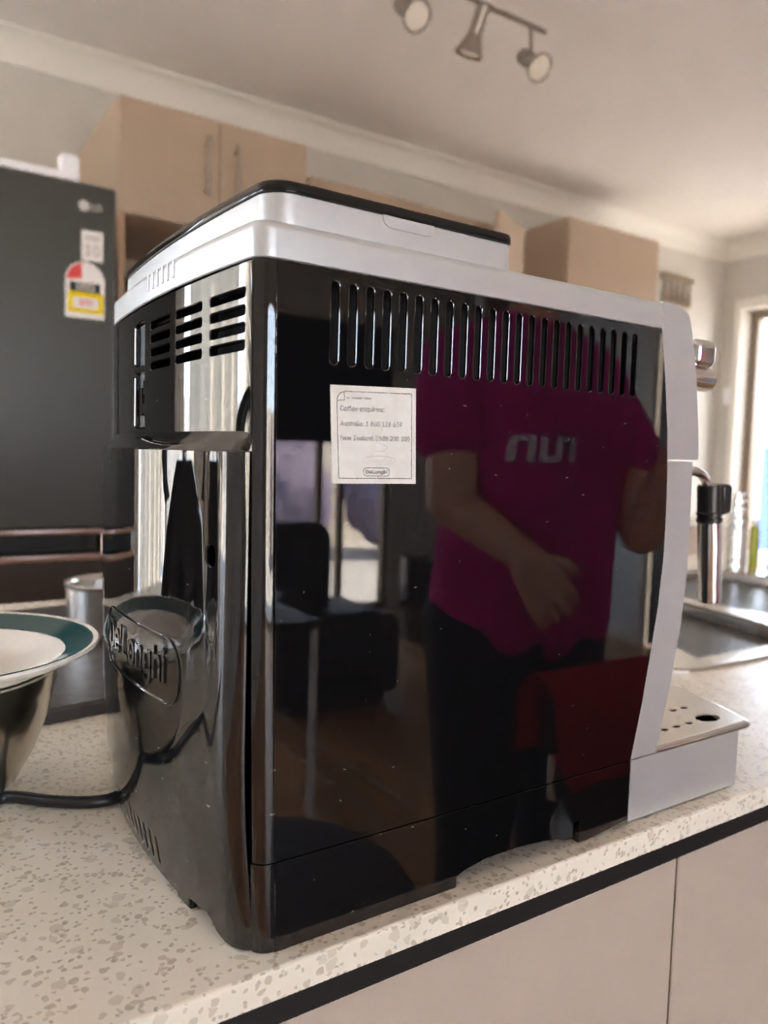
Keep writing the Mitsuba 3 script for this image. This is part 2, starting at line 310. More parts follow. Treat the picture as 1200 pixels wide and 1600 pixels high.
# ------------------------------------------------------------------ the coffee machine (local: u towards its front, v away from us, h up)
O = np.array((0.146, 0.303, TOP))
cm = thing('coffee_machine', 'glossy black and silver automatic coffee machine on the stone worktop', 'coffee machine')
def W(u, v, h): return np.stack(np.broadcast_arrays(u, v, h), -1).astype(float) + O
def sh(h): return 0.0055 * np.clip(1 - np.asarray(h, float) / 0.308, 0, 1) ** 1.7
def A(v): return -0.0132 - 0.0058 * (1 - ((np.asarray(v) - 0.119) / 0.119) ** 2)
CU, CV, CR, DEP = -0.0045, 0.010, 0.010, 0.238
def corner(r, n=14, t1=1.0, cu=CU): t = np.linspace(0, t1, n); return cu - r * np.sin(t), CV - r * np.cos(t)
front = np.array([(0.2507, 0.3079), (0.2566, 0.2758), (0.2610, 0.2480), (0.2632, 0.2230), (0.2642, 0.1971), (0.2642, 0.169), (0.2614, 0.1367), (0.256, 0.1047), (0.251, 0.0768), (0.2431, 0.0425)])
fs = np.c_[np.interp(np.linspace(0.0425, 0.3079, 40), front[::-1, 1], front[::-1, 0]), np.linspace(0.0425, 0.3079, 40)]
# side panel with its row of upright vent slots
side = Polygon([(CU + float(sh(0.0425)), 0.0425), *fs.tolist(), (CU, 0.3079)])
slots = [slot(0.0242 + i * 0.00918, 0.2848 - 0.00002 * i, 0.0040, 0.0365) for i in range(23)]
side = Polygon(side.exterior.coords, slots)
put(cm + '__side_panel', sheet(side, lambda s, h, d: W(s, d, h), 0.0013, 0.0006, bevel=0.24, rim=0.00002), 'black_gloss', 8)
put(cm + '__side_panel', sheet(Polygon(side.exterior.coords), lambda s, h, d: W(s, DEP - d, h), 0.0035, 0.0005), 'black_gloss_plain', 25)
# rounded corner columns
for far in (0, 1):
    rings = []
    for h in np.linspace(0.0425, 0.3079, 8):
        cu, cv = corner(CR); cv = DEP - cv if far else cv; rings.append(W(cu + sh(h), cv, h))
    m = loft(rings, False, False, False); put(cm + '__corner_column', m, 'black_gloss', True)
    rings = []
    for h in (0.0, 0.0015, 0.03, 0.0421):
        cu, cv = corner(CR + (0.0006 if h > 0 else -0.0004), 16, 1.05); cv = DEP - cv if far else cv; rings.append(W(cu + sh(h), cv, h))
    put(cm + '__base_corner', loft(rings, False, False, False), 'black_gloss', True)
    # inner edge of the column: the seam's wall
    q = [W(corner(CR)[0][-1] + sh(h) + d, (DEP - corner(CR)[1][-1]) if far else corner(CR)[1][-1], h) for h in (0.0, 0.308) for d in (0, 0.006)]
    put(cm + '__seam_wall', ([q[0], q[1], q[3], q[2]], [[0, 1, 2, 3]]), 'black_satin')
# base skirt with the arched finger recess
base = [(CU + 0.0057, 0.0), (0.1060, 0.0), (0.1060, 0.0058), (0.112, 0.0082), (0.127, 0.0106), (0.148, 0.0106), (0.170, 0.0090), (0.1936, 0.0052), (0.1936, 0.0140), (0.1990, 0.0140), (0.1990, 0.0005), (0.2071, 0.0005), (0.2425, 0.0045), (0.2425, 0.0420), (CU + 0.0050, 0.0420)]
put(cm + '__base_skirt', sheet(Polygon(base), lambda s, h, d: W(s, d - 0.0004, h), 0.02, 0.0005, rim=0.00008), 'black_gloss', 25)
put(cm + '__foot', lathe([(0.006, 0.0), (0.007, 0.001), (0.007, 0.012), (0.006, 0.014)], O + (0.1975, 0.012, 0.0), 24), 'black_gloss_plain', 30)
put(cm + '__foot', rbox(O[0] + 0.004, O[0] + 0.03, O[1] + 0.02, O[1] + 0.05, TOP, TOP + 0.02, 0.003), 'black_satin', 30)
put(cm + '__foot', rbox(O[0] + 0.20, O[0] + 0.23, O[1] + 0.19, O[1] + 0.22, TOP, TOP + 0.02, 0.003), 'black_satin', 30)
# added dark box: its colour puts the shade behind the slots
put(cm + '__slot_shade_box', box(O[0] + 0.008, O[0] + 0.236, O[1] + 0.014, O[1] + 0.224, TOP + 0.012, TOP + 0.3075), 'slot_shade_dark')

# back panel, upper: three columns of cross slots and the service socket
cols = [(0.0280, 0.0350), (0.0725, 0.0355), (0.1155, 0.0345)]
hl = [slot(c, 0.2948 - 0.00745 * k, w, 0.0040, 0.0012) for c, w in cols for k in range(4)]
port = [(0.1440, 0.2385), (0.1650, 0.2385), (0.1650, 0.2995), (0.1440, 0.2995)]
bp = Polygon([(0.0044, 0.2305), (0.2336, 0.2305), (0.2336, 0.3076), (0.0044, 0.3076)], [*hl, port])
bmap = lambda s, h, d: W(A(s) + sh(h) + d, s, h)
m = sheet(bp, bmap, 0.004, 0.0005, 0.004, 0.0015, [0.25, 0.27, 0.29]); put(cm + '__back_panel', m, 'black_gloss', 25)
put(cm + '__service_socket', sheet(Polygon([(0.1445, 0.239), (0.1645, 0.239), (0.1645, 0.299), (0.1445, 0.299)]), lambda s, h, d: W(A(s) + 0.0028 + d, s, h), 0.002, 0.0004), 'black_satin', 25)
sk_ = cm + '__service_socket'
put(sk_ + '__bar', box(*(O[0] + np.array((-0.0185, -0.0155))), O[1] + 0.1445, O[1] + 0.1645, TOP + 0.271, TOP + 0.2745, 0.0004), 'black_gloss_plain')
for k, (a, b, c, d) in enumerate(((0.147, 0.151, 0.258, 0.266), (0.154, 0.158, 0.246, 0.262), (0.1475, 0.1525, 0.247, 0.253))):
    put(sk_ + '__pin', box(O[0] - 0.0175, O[0] - 0.0145, O[1] + a, O[1] + b, TOP + c, TOP + d, 0.0004), 'black_gloss_plain')
put(sk_ + '__rail', rod(O + (-0.0182, 0.1635, 0.240), O + (-0.0182, 0.1635, 0.268), 0.0006, 8), 'brushed_steel', 30)
put(sk_ + '__rail', rod(O + (-0.0182, 0.1635, 0.276), O + (-0.0182, 0.1635, 0.297), 0.0006, 8), 'brushed_steel', 30)

# lower back housing: bulges out, with the embossed name, a screw hole, a cord window and a row of foot slots
near = spline([(-0.0122, 0.0043), (-0.0176, 0.0064), (-0.0214, 0.0108), (-0.0231, 0.0165), (-0.0240, 0.0222)], 14)
vv = np.linspace(0.0232, 0.2148, 60); back = np.c_[-0.0240 - 0.0118 * (1 - ((vv - 0.119) / 0.0965) ** 2), vv]
far_ = near[::-1].copy(); far_[:, 1] = 0.238 - far_[:, 1]
plan = spline(np.vstack([near, back, far_]), 4000); ps = np.r_[0, np.cumsum(np.linalg.norm(np.diff(plan, axis=0), axis=1))]
pt = np.gradient(plan, axis=0); pn = np.stack([-pt[:, 1], pt[:, 0]], 1); pn /= np.linalg.norm(pn, axis=1, keepdims=True)     # outward: towards -u
def s_of(v): return float(np.interp(v, plan[:, 1], ps))
def hmap(s, h, d):
    u, v, nx, ny = (np.interp(s, ps, c) for c in (plan[:, 0], plan[:, 1], pn[:, 0], pn[:, 1]))
    tuck = np.clip(1 - np.asarray(h, float) / 0.10, 0, 1) ** 2 * (0.0070 + 0.004 * np.clip(1 - ((v - 0.119) / 0.0965) ** 2, 0, 1))
    return W(u - nx * d + tuck, v - ny * d, h)
S1 = ps[-1]; sv = s_of
foot0, foot1 = sv(0.0500), sv(0.0640)
bot = [(0.0006, 0.0006), (sv(0.0200), 0.0016), (sv(0.0230), 0.0028), (sv(0.0260), 0.0052), (sv(0.031), 0.0085), (foot0 - 0.003, 0.0072), (foot0 - 0.0002, 0.0060), (foot0, 0.0006), (foot1, 0.0006), (foot1 + 0.0005, 0.003), (sv(0.165), 0.0012), (sv(0.1725), 0.0012), (sv(0.1725), 0.012), (sv(0.1765), 0.012), (sv(0.1765), 0.004), (sv(0.2), 0.004), (S1 - 0.0006, 0.001)]
hp = Polygon([*bot, (S1 - 0.0006, 0.2268), (0.0006, 0.2268)],
             [slot(sv(0.0835) + 0.0092 * k, 0.0168, 0.0022, 0.0155) for k in range(9)] + [slot(sv(0.0215), 0.1800, 0.0078, 0.0098)])
m = sheet(hp, hmap, 0.0035, 0.0006, 0.0018, 0.0015, [0.008, 0.016, 0.026, 0.036, 0.048, 0.060, 0.074, 0.088, 0.1, 0.14, 0.185]); hs = put(cm + '__back_housing', m, 'black_gloss', 28)
rings = []
for k, (hh, t) in enumerate(((0.2267, 0.0), (0.2274, 0.08), (0.2340, 0.82), (0.2362, 1.0))):
    k_ = ps[::25]; pv = plan[::25, 1]; p = hmap(k_, np.full(len(k_), 0.2267), 0 * k_ + 0.0006); q = W(A(np.clip(pv, 0.0048, 0.2332)) + sh(0.236) + 0.0006, pv, 0.0)
    r = p * (1 - t) + q * t; r[:, 2] = TOP + hh; rings.append(r)
put(hs + '__ledge', loft(rings, False, False, False), 'black_gloss', 28)
# embossed oval and name: raised from the housing
lc, lh, lw, lt = sv(0.1015), 0.1195, 0.1130, 0.0335
ov = Polygon(slot(lc, lh, lw, lt, 0.0135, 10)); ring = ov.difference(ov.buffer(-0.0011))
put(hs + '__emblem', sheet(Polygon(ring.exterior.coords, [i.coords for i in ring.interiors]), lambda s, h, d: hmap(s, h, d - 0.0010), 0.0012, 0.00035, 0.004), 'black_gloss_plain', 25)
tm = text("De'Longhi", 0.0160, 0.0012, None, None, 0.090, True); v = tm.vertices.copy()
tm.vertices = hmap(sv(0.1040) + 0.0450 - v[:, 0], lh - 0.0060 + v[:, 1], -v[:, 2] + 0.0002); tm.invert(); put(hs + '__emblem__lettering', tm, 'black_gloss_plain', 25)

# silver crown band and the top of the front fascia
def plan_ring(h, off, ui, vi, ufront, r=CR, arc=0.0058, n=14, fr_r=0.0):
    """Closed outline at height h: near side, rounded corner, bowed back, far corner, far side, front; pulled in by off (vi at the sides, ui at the back)."""
    t = np.linspace(0, 1.25, n); r_ = r
    cu0, cv0 = CU + ui + (r - CR), CV + vi + (r - CR)
    near = np.c_[cu0 - (r_ - off) * np.sin(t), cv0 - (r_ - off) * np.cos(t)]
    v2 = np.linspace(near[-1, 1] + 0.0015, 0.238 - near[-1, 1] - 0.0015, 30); e = near[-1, 0] - 0.0002; w = (v2 - 0.119) / (0.119 - near[-1, 1])
    bk = np.c_[e - arc * (1 - w ** 2), v2]; fr = near[::-1].copy(); fr[:, 1] = 0.238 - fr[:, 1]
    xs = np.linspace(ufront - off, cu0, 12)[:-1]
    if fr_r:
        xs = np.linspace(ufront - fr_r, cu0, 12)[:-1]; tt = np.linspace(0, PI / 2, 9)[:-1]; e_ = fr_r - off
        arc_ = np.c_[ufront - fr_r + e_ * np.cos(tt), vi + fr_r - e_ * np.sin(tt)]; arc2 = arc_[::-1].copy(); arc2[:, 1] = 0.238 - arc2[:, 1]
    else: arc_ = arc2 = np.zeros((0, 2))
    ringp = np.vstack([arc_, np.c_[xs, np.full(11, vi + off)], near, bk, fr, np.c_[xs[::-1], np.full(11, 0.238 - vi - off)], arc2])
    return W(ringp[:, 0], ringp[:, 1], h)
put(cm + '__crown_band', loft([plan_ring(h, o, 0, 0, 0.2520) for h, o in ((0.3083, 0.0008), (0.3088, 0), (0.3205, 0), (0.3228, 0.0007), (0.3242, 0.0022), (0.3246, 0.004))], False, False, False), 'silver_plastic', 35)
capr = plan_ring(0.3246, 0.004, 0, 0, 0.2520) - O; v2c, f2c = earcut(Polygon(capr[:, :2])); put(cm + '__crown_top', merged(W(v2c[:, 0], v2c[:, 1], 0.3246), f2c), 'silver_plastic')
rb = [plan_ring(0.3202, -0.0002, 0, 0, 0.25)]
for k in range(6):
    v0 = 0.0900 + 0.0085 * k; pts = plan_ring(0.3, 0, 0, 0, 0.25) - O; pts = pts[25:55]; uu = float(np.interp(v0, pts[:, 1], pts[:, 0]))
    put(cm + '__crown_band__vent_rib', rbox(O[0] + uu - 0.0008, O[0] + uu + 0.003, O[1] + v0 - 0.0011, O[1] + v0 + 0.0011, TOP + 0.3135, TOP + 0.3225, 0.0006, 1), 'silver_plastic', 35)
# front fascia and cheeks: side profile swept across the width, its front edge rounded
def swept(profile, flags, v0, v1, r, bsdf, key, both=True):
    p = np.array(profile); fl = np.array(flags, float); rings = []
    th = np.linspace(0, PI / 2, 9); steps = [(1 - math.cos(t), 1 - math.sin(t)) for t in th]
    for t, o in steps: rings.append(W(p[:, 0] - fl * r * o, v0 + r * t, p[:, 1]))
    for t, o in (steps[::-1] if both else [(0, 0)]): rings.append(W(p[:, 0] - fl * r * o, v1 - r * t, p[:, 1]))
    body_, caps_ = loft(rings, False, False), []
    for k in (0, -1):
        q = rings[k] - O; v2, f2 = earcut(Polygon(q[:, [0, 2]])); caps_.append(merged(W(v2[:, 0], q[0, 1], v2[:, 1]), f2))
    m = cat_(body_, *caps_); m.merge_vertices(digits_vertex=7); m.fix_normals(); return put(key, m, bsdf, 30)
ff = fs[fs[:, 1] > 0.2302]; ff = np.vstack([[(np.interp(0.2302, fs[:, 1], fs[:, 0]), 0.2302)], ff])
outer = [(0.2500, 0.3246), (0.2590, 0.3243), (0.2670, 0.3235), (0.2745, 0.3222), (0.2790, 0.3200), (0.2812, 0.3165), (0.2832, 0.3100), (0.2862, 0.3016), (0.2925, 0.2720), (0.2960, 0.2500), (0.2978, 0.2315), (0.2972, 0.2302)]
prof = ff.tolist() + [(0.2500, 0.3085)] + outer; flg = [0] * (len(ff) + 1) + [0, 0, .3, .6, .8, 1, 1, 1, 1, 1, 1, 1]
fa = swept(prof, flg, 0, 0.238, 0.0052, 'silver_plastic', cm + '__fascia')
lo = fs[fs[:, 1] < 0.2290]; lo = np.vstack([lo, [(np.interp(0.2290, fs[:, 1], fs[:, 0]), 0.2290)]])
right = [(0.2890, 0.2290), (0.2902, 0.1761), (0.2898, 0.1553), (0.2862, 0.1221), (0.2800, 0.0892), (0.2752, 0.0689), (0.2695, 0.0437), (0.2690, 0.0425)]
for a, b in ((0.0, 0.022), (0.216, 0.238)):
    swept(lo.tolist() + right, [0] * len(lo) + [1] * len(right), a, b, 0.0012, 'silver_plastic', cm + '__cheek')
put(cm + '__cup_bay', box(O[0] + 0.238, O[0] + 0.258, O[1] + 0.02, O[1] + 0.218, TOP + 0.042, TOP + 0.229), 'black_satin')
# lid tier and black lid
put(cm + '__hopper_tier', loft([plan_ring(h, o, 0.0065, 0.0035, 0.1312, 0.014, 0.0045, 14, 0.005) for h, o in ((0.3240, 0.0), (0.3300, 0.0), (0.3375, 0.0004), (0.3380, 0.001))]), 'silver_plastic', 35)
ld = put(cm + '__hopper_lid', loft([plan_ring(h, o, 0.0065, 0.0035, 0.1312, 0.014, 0.0045, 14, 0.005) for h, o in ((0.3380, 0.0006), (0.3383, -0.0006), (0.3405, -0.0008), (0.3425, 0.0), (0.3435, 0.0020), (0.3438, 0.006))]), 'lid_black', 35)
tabp = Polygon([(0.0500, 0.3379), (0.0503, 0.3352), (0.0512, 0.3336), (0.0528, 0.3326), (0.0550, 0.3322), (0.0752, 0.3322), (0.0772, 0.3326), (0.0788, 0.3336), (0.0797, 0.3352), (0.0800, 0.3379)])
put(cm + '__hopper_tier__tab', sheet(tabp, lambda s, h, d: W(s, 0.0035 - 0.00045 + d, h), 0.0006, 0.0003), 'silver_plastic', 25)
# drip tray
tb = [(0.2436, 0.0), (0.3590, 0.0)]
def tray_ring(h, o, bulge=0.028):
    v2 = np.linspace(0, 0.238, 40); w = (v2 - 0.119) / 0.119; f_ = np.c_[0.3590 - o + bulge * (1 - w ** 2), v2]
    v2b = np.clip(v2, o, 0.238 - o); f_[:, 1] = v2b
    return W(np.r_[0.2436, f_[:, 0], 0.2436], np.r_[o, f_[:, 1], 0.238 - o], h)
tr = put(cm + '__drip_tray', loft([tray_ring(0.0015, 0.001), tray_ring(0.0025, 0.0002), tray_ring(0.0360, 0.0), tray_ring(0.0418, 0.0), tray_ring(0.0418, 0.0025), tray_ring(0.0050, 0.0030)]), 'silver_plastic', 25)
v2 = np.linspace(-0.0005, 0.2385, 50); w = (v2 - 0.119) / 0.119; fr = np.c_[0.3690 + 0.030 * (1 - w ** 2), v2]
grp = Polygon([(0.2660, -0.0005), *fr.tolist(), (0.2660, 0.2385)])
hol = [slot(u, v, 0.0060, 0.0036) for u, v in ((0.341, 0.041), (0.354, 0.041), (0.313, 0.018), (0.327, 0.018), (0.300, 0.041), (0.327, 0.062), (0.300, 0.018), (0.300, 0.085), (0.341, 0.085), (0.327, 0.105))]
hol += [[(0.3495 + 0.0105 * math.cos(t), 0.0185 + 0.0065 * math.sin(t)) for t in np.linspace(0, 2 * PI, 24)[:-1]]]
gp = Polygon(grp.exterior.coords, hol)
put(tr + '__grille', sheet(gp, lambda s, h, d: W(s, h, 0.0462 - d), 0.0012, 0.0005), 'brushed_steel', 30)
put(tr + '__grille__rolled_edge', tube(spline([O + (0.2660, 0.0006, 0.0440), O + (0.3200, 0.0004, 0.0440), O + (0.3680, 0.0004, 0.0440)], 20), 0.0027, 14), 'chrome', 40)
put(tr + '__grille__rolled_edge', tube(np.c_[O[0] + fr[:, 0], O[1] + fr[:, 1], np.full(50, TOP + 0.0440)], 0.0024, 14), 'chrome', 40)
put(tr + '__liner', loft([tray_ring(0.0416, 0.0030), tray_ring(0.0060, 0.0036)], False, True), 'black_satin', 25)
# chrome steam knob on the front
kn = put(cm + '__steam_knob', rbox(O[0] + 0.293, O[0] + 0.3150, O[1] + 0.004, O[1] + 0.024, TOP + 0.2905, TOP + 0.3085, 0.0055), 'chrome', 40)
put(kn + '__stem', lathe([(0.0, 0.0), (0.0070, 0.0), (0.0078, 0.001), (0.0078, 0.026), (0.0068, 0.0275), (0.0, 0.0275)], O + (0.2890, 0.012, 0.2835), 32, (1, 0, 0)), 'chrome', 40)
# steam wand
wx, wy = 0.545, 0.365
wd = put(cm + '__steam_wand', tube(spline([(0.508, wy, 1.1425), (0.522, wy, 1.1425), (0.534, wy, 1.1405), (0.5415, wy, 1.134), (0.5440, wy, 1.124), (0.5455, wy, 1.112)], 40), 0.0036, 16), 'chrome', True)
ax = np.array((0.0095, 0.0, -0.0885)); ax /= np.linalg.norm(ax)
put(wd + '__grip', lathe([(0.0, 0.0), (0.0082, 0.0), (0.0090, 0.0012), (0.0092, 0.021), (0.0098, 0.0218), (0.0098, 0.024), (0.0090, 0.0245), (0.0090, 0.026), (0.0099, 0.0265), (0.0099, 0.0290), (0.0090, 0.030), (0.0, 0.030)], (0.5458, wy, 1.1320), 32, ax), 'black_satin', 35)
put(wd + '__tab', rbox(0.5595, 0.5738, wy - 0.004, wy + 0.010, 1.1085, 1.1330, 0.0042), 'black_gloss_plain', 40)
put(wd + '__grip__rib', rod((0.5518, wy - 0.0078, 1.130), (0.5538, wy - 0.0080, 1.109), 0.0012, 10), 'black_gloss_plain', 30)
put(wd + '__nozzle', lathe([(0.0, 0.0), (0.0089, 0.0), (0.0089, 0.060), (0.0083, 0.0645), (0.0, 0.0645)], (0.5489, wy, 1.1025), 40, ax), 'chrome', 35)
put(wd + '__nozzle__tube', lathe([(0.0, 0.0), (0.0032, 0.0), (0.0032, 0.062), (0.0, 0.062)], (0.5608, wy + 0.003, 1.1025), 20, ax), 'chrome', 35)
# paper label
L0, L1, L3 = np.array((0.0225, 0.2575)), np.array((0.0695, 0.2592)), np.array((0.0248, 0.2133))
L2 = np.array((0.0712, 0.2135))
def lmap(x, y, d):
    x, y = np.asarray(x)[:, None], np.asarray(y)[:, None]; p = (L3 * (1 - x) + L2 * x) * (1 - y) + (L0 * (1 - x) + L1 * x) * y
    return W(p[:, 0], -0.00002 - np.asarray(d), p[:, 1])
lb = put(cm + '__information_label', merged(lmap([0, 1, 1, 0, 0, 1, 1, 0], [0, 0, 1, 1, 0, 0, 1, 1], [0.00015] * 4 + [0.0] * 4), [(0, 1, 2), (0, 2, 3), (0, 4, 5), (0, 5, 1), (1, 5, 6), (1, 6, 2), (2, 6, 7), (2, 7, 3), (3, 7, 4), (3, 4, 0)]), 'label_paper', label='white paper label with phone numbers')
def ltext(s, x, y, size, width, bold=False):
    m = text(s, size, 0.00005, None, None, width, bold); v = m.vertices.copy(); m.vertices = lmap(x + v[:, 0], y + v[:, 1], 0.00016 + v[:, 2]); put(lb + '__lettering', m, 'ink')
ltext('re-usable label', 0.175, 0.866, 0.024, 0.285); ltext('Coffee enquiries:', 0.105, 0.742, 0.052, 0.505)
ltext('Australia: 1 800 126 659', 0.105, 0.592, 0.050, 0.720); ltext('New Zealand: 0508 200 300', 0.105, 0.445, 0.050, 0.815); ltext('DeLonghi', 0.385, 0.105, 0.036, 0.262, True)
def lline(pts, w, bsdf='ink', closed=False, name='__border'):
    ln = shapely.LineString(pts if not closed else [*pts, pts[0]]).buffer(w, cap_style='flat'); ms = []
    for g in getattr(ln, 'geoms', [ln]):
        v, f = earcut(g); ms.append(merged(lmap(v[:, 0], v[:, 1], np.full(len(v), 0.00019)), f))
    put(lb + name, cat_(*ms), bsdf)
lline([(0.07, 0.83), (0.075, 0.87), (0.105, 0.92), (0.155, 0.94), (0.945, 0.94), (0.945, 0.055), (0.075, 0.055), (0.07, 0.83), (0.09, 0.848), (0.155, 0.852), (0.152, 0.94)], 0.0035)
lline(slot(0.515, 0.122, 0.315, 0.085, 0.042), 0.0035, 'ink', True)
for rx, ry, cy in ((0.20, 0.045, 0.245), (0.15, 0.03, 0.255), (0.10, 0.05, 0.29)):
    lline([(0.55 + rx * math.cos(t), cy + ry * math.sin(t)) for t in np.linspace(0, 2 * PI, 30)[:-1]], 0.0035, 'faint_ink', True, '__cup_drawing')
lline([(0.55 + 0.11 * math.sin(t * 3) * (1 - t / 4), 0.33 + 0.09 * t) for t in np.linspace(0, 3, 40)], 0.004, 'faint_ink', False, '__cup_drawing')
# power cord
put(cm + '__power_cord', tube(spline([(0.140, 0.512, 0.9245), (0.128, 0.491, 0.9242), (0.117, 0.487, 0.9242), (0.101, 0.493, 0.9242), (0.081, 0.508, 0.9242), (0.062, 0.5225, 0.9242), (0.043, 0.5080, 0.9242), (0.015, 0.5010, 0.9242), (-0.03, 0.515, 0.9242), (-0.10, 0.53, 0.9242), (-0.22, 0.50, 0.9242), (-0.34, 0.52, 0.9242)], 90), 0.0038, 14), 'cord_rubber', True)

# ------------------------------------------------------------------ things on the worktop
bw = thing('mixing_bowl', 'round brushed steel bowl under the green-rimmed plate', 'bowl')
BC = np.array((0.0245, 0.549, TOP))
put(bw + '__body', lathe([(0.0, 0.0005), (0.036, 0.0005), (0.040, 0.002), (0.050, 0.012), (0.0600, 0.030), (0.0680, 0.052), (0.0710, 0.066), (0.0715, 0.072), (0.0730, 0.074), (0.0735, 0.083), (0.0722, 0.084), (0.0712, 0.082), (0.070, 0.066), (0.066, 0.052), (0.058, 0.030), (0.046, 0.011), (0.034, 0.003), (0.0, 0.003)], BC, 72), 'steel_bowl_metal', 40)
pl = thing('dinner_plate', 'white porcelain plate with dark green rim band resting on the steel bowl', 'plate')
PZ = TOP + 0.0
prof = [(0.0, 0.0765), (0.042, 0.0765), (0.046, 0.0745), (0.049, 0.0765), (0.062, 0.0805), (0.074, 0.0865), (0.088, 0.0925), (0.0985, 0.0975), (0.1000, 0.0995), (0.0990, 0.1010), (0.0965, 0.1005)]
put(pl + '__body', lathe(prof + [(0.080, 0.0935), (0.074, 0.0905), (0.066, 0.0855), (0.056, 0.0815), (0.045, 0.0800), (0.0, 0.0795)], BC, 96), 'porcelain', 40)
put(pl + '__rim_band', lathe([(0.0785, 0.0932), (0.0785, 0.0937), (0.0955, 0.1007), (0.0960, 0.0998)], BC, 96, None, False), 'green_glaze', 40)
bd = thing('slate_board', 'dark grey stone board lying flat behind the bowl and plate', 'board')
bpoly = Polygon([(-0.10, 0.635), (0.156, 0.668), (0.24, 0.70), (0.31, 1.03), (0.22, 1.10), (-0.06, 1.05), (-0.10, 1.0)]).buffer(0.02)
put(bd + '__slab', sheet(bpoly.buffer(-0.016), lambda s, h, d: np.stack([s, h, TOP + 0.0125 - d], 1), 0.012, 0.003, None, 0.006), 'slate', 30)
sp = thing('steel_pot', 'small stainless steel pot standing on the slate board', 'pot')
put(sp + '__body', lathe([(0.0, 0.0), (0.046, 0.0), (0.051, 0.003), (0.0535, 0.010), (0.0550, 0.055), (0.0570, 0.0595), (0.0575, 0.061), (0.0565, 0.062), (0.0545, 0.060), (0.0530, 0.055), (0.0515, 0.012), (0.048, 0.005), (0.0, 0.004)], (0.228, 0.905, TOP + 0.0127), 64), 'brushed_steel', 40)
# kettle and bag stand left of the frame: the back of the machine mirrors them
kt = thing('black_kettle', 'black conical kettle with chrome foot ring, mirrored in the back of the machine', 'kettle')
KC = np.array((-0.28, 0.815, TOP))
put(kt + '__body', lathe([(0.0, 0.022), (0.093, 0.022), (0.095, 0.03), (0.089, 0.06), (0.070, 0.13), (0.044, 0.19), (0.030, 0.215), (0.0, 0.220)], KC, 48), 'black_gloss_plain', 40)
put(kt + '__foot_ring', lathe([(0.0, 0.008), (0.095, 0.008), (0.0965, 0.012), (0.0965, 0.020), (0.094, 0.0225), (0.0, 0.0225)], KC, 48), 'chrome', 40)
put(kt + '__base', lathe([(0.0, 0.0), (0.092, 0.0), (0.093, 0.004), (0.088, 0.008), (0.0, 0.008)], KC, 48), 'black_satin', 40)
put(kt + '__lid_knob', lathe([(0.0, 0.216), (0.008, 0.216), (0.008, 0.225), (0.014, 0.23), (0.014, 0.240), (0.009, 0.245), (0.0, 0.246)], KC, 32), 'chrome', 40)
put(kt + '__handle', tube(spline([KC + (-0.055, -0.040, 0.165), KC + (-0.066, -0.048, 0.235), KC + (-0.045, -0.033, 0.298), KC + (0, 0, 0.318), KC + (0.045, 0.033, 0.298), KC + (0.066, 0.048, 0.235), KC + (0.055, 0.040, 0.165)], 40), 0.0105, 12), 'black_satin', True)

# glass beside the sink
gl = []
def ribbed(name, label, cat, x, y, h, r, n, bsdf, group=None):
    t = thing(name, label, cat, group); pr = [(0.0, 0.002)]
    for i in range(n * 8 + 1):
        z = 0.004 + (h - 0.012) * i / (n * 8); pr.append((r * (0.86 + 0.14 * abs(math.sin(PI * i / 8))), z))
    pr += [(r * 0.86, h), (r * 0.80, h)]
    put(t + '__body', lathe(pr, (x, y, TOP), 28), bsdf, 40); return t
def solid_beads(name, label, cat, x, y, h, r, n):
    t = thing(name, label, cat); k = h / n
    put(t + '__stem', cat_(*[trimesh.creation.icosphere(2, r, ).apply_translation((x, y, TOP + k * (i + 0.5))) for i in range(n)]), 'clear_glass', True); return t
ribbed('ribbed_jar', 'clear ribbed glass jar nearest the steam wand, beside the sink', 'jar', 1.555, 0.965, 0.130, 0.022, 6, 'clear_glass')
ribbed('ribbed_jar', 'taller clear ribbed glass bottle behind the jars, topmost at the right edge', 'bottle', 1.625, 1.005, 0.170, 0.018, 9, 'clear_glass')
ribbed('ribbed_jar', 'clear ribbed glass jar at the right edge in front of the yellow-green bottle', 'jar', 1.60, 0.900, 0.115, 0.020, 5, 'clear_glass')
yb = thing('detergent_bottle', 'yellow-green bottle among the glass jars', 'bottle')
put(yb + '__body', lathe([(0.0, 0.0), (0.010, 0.0), (0.011, 0.004), (0.011, 0.085), (0.007, 0.098), (0.0, 0.098)], (1.655, 0.985, TOP), 28), 'yellow_green', 40)
put(yb + '__cap', lathe([(0.0, 0.098), (0.007, 0.098), (0.007, 0.110), (0.0, 0.112)], (1.655, 0.985, TOP), 20), 'white_plastic', 40)
cc = thing('dish_brush', 'cream cone-shaped brush head at the right edge by the sink', 'brush')
put(cc + '__head', lathe([(0.0, 0.0), (0.042, 0.0), (0.043, 0.004), (0.030, 0.022), (0.016, 0.05), (0.010, 0.07), (0.0, 0.072)], (1.470, 0.775, TOP + 0.004), 32), 'cream_plastic', 40)

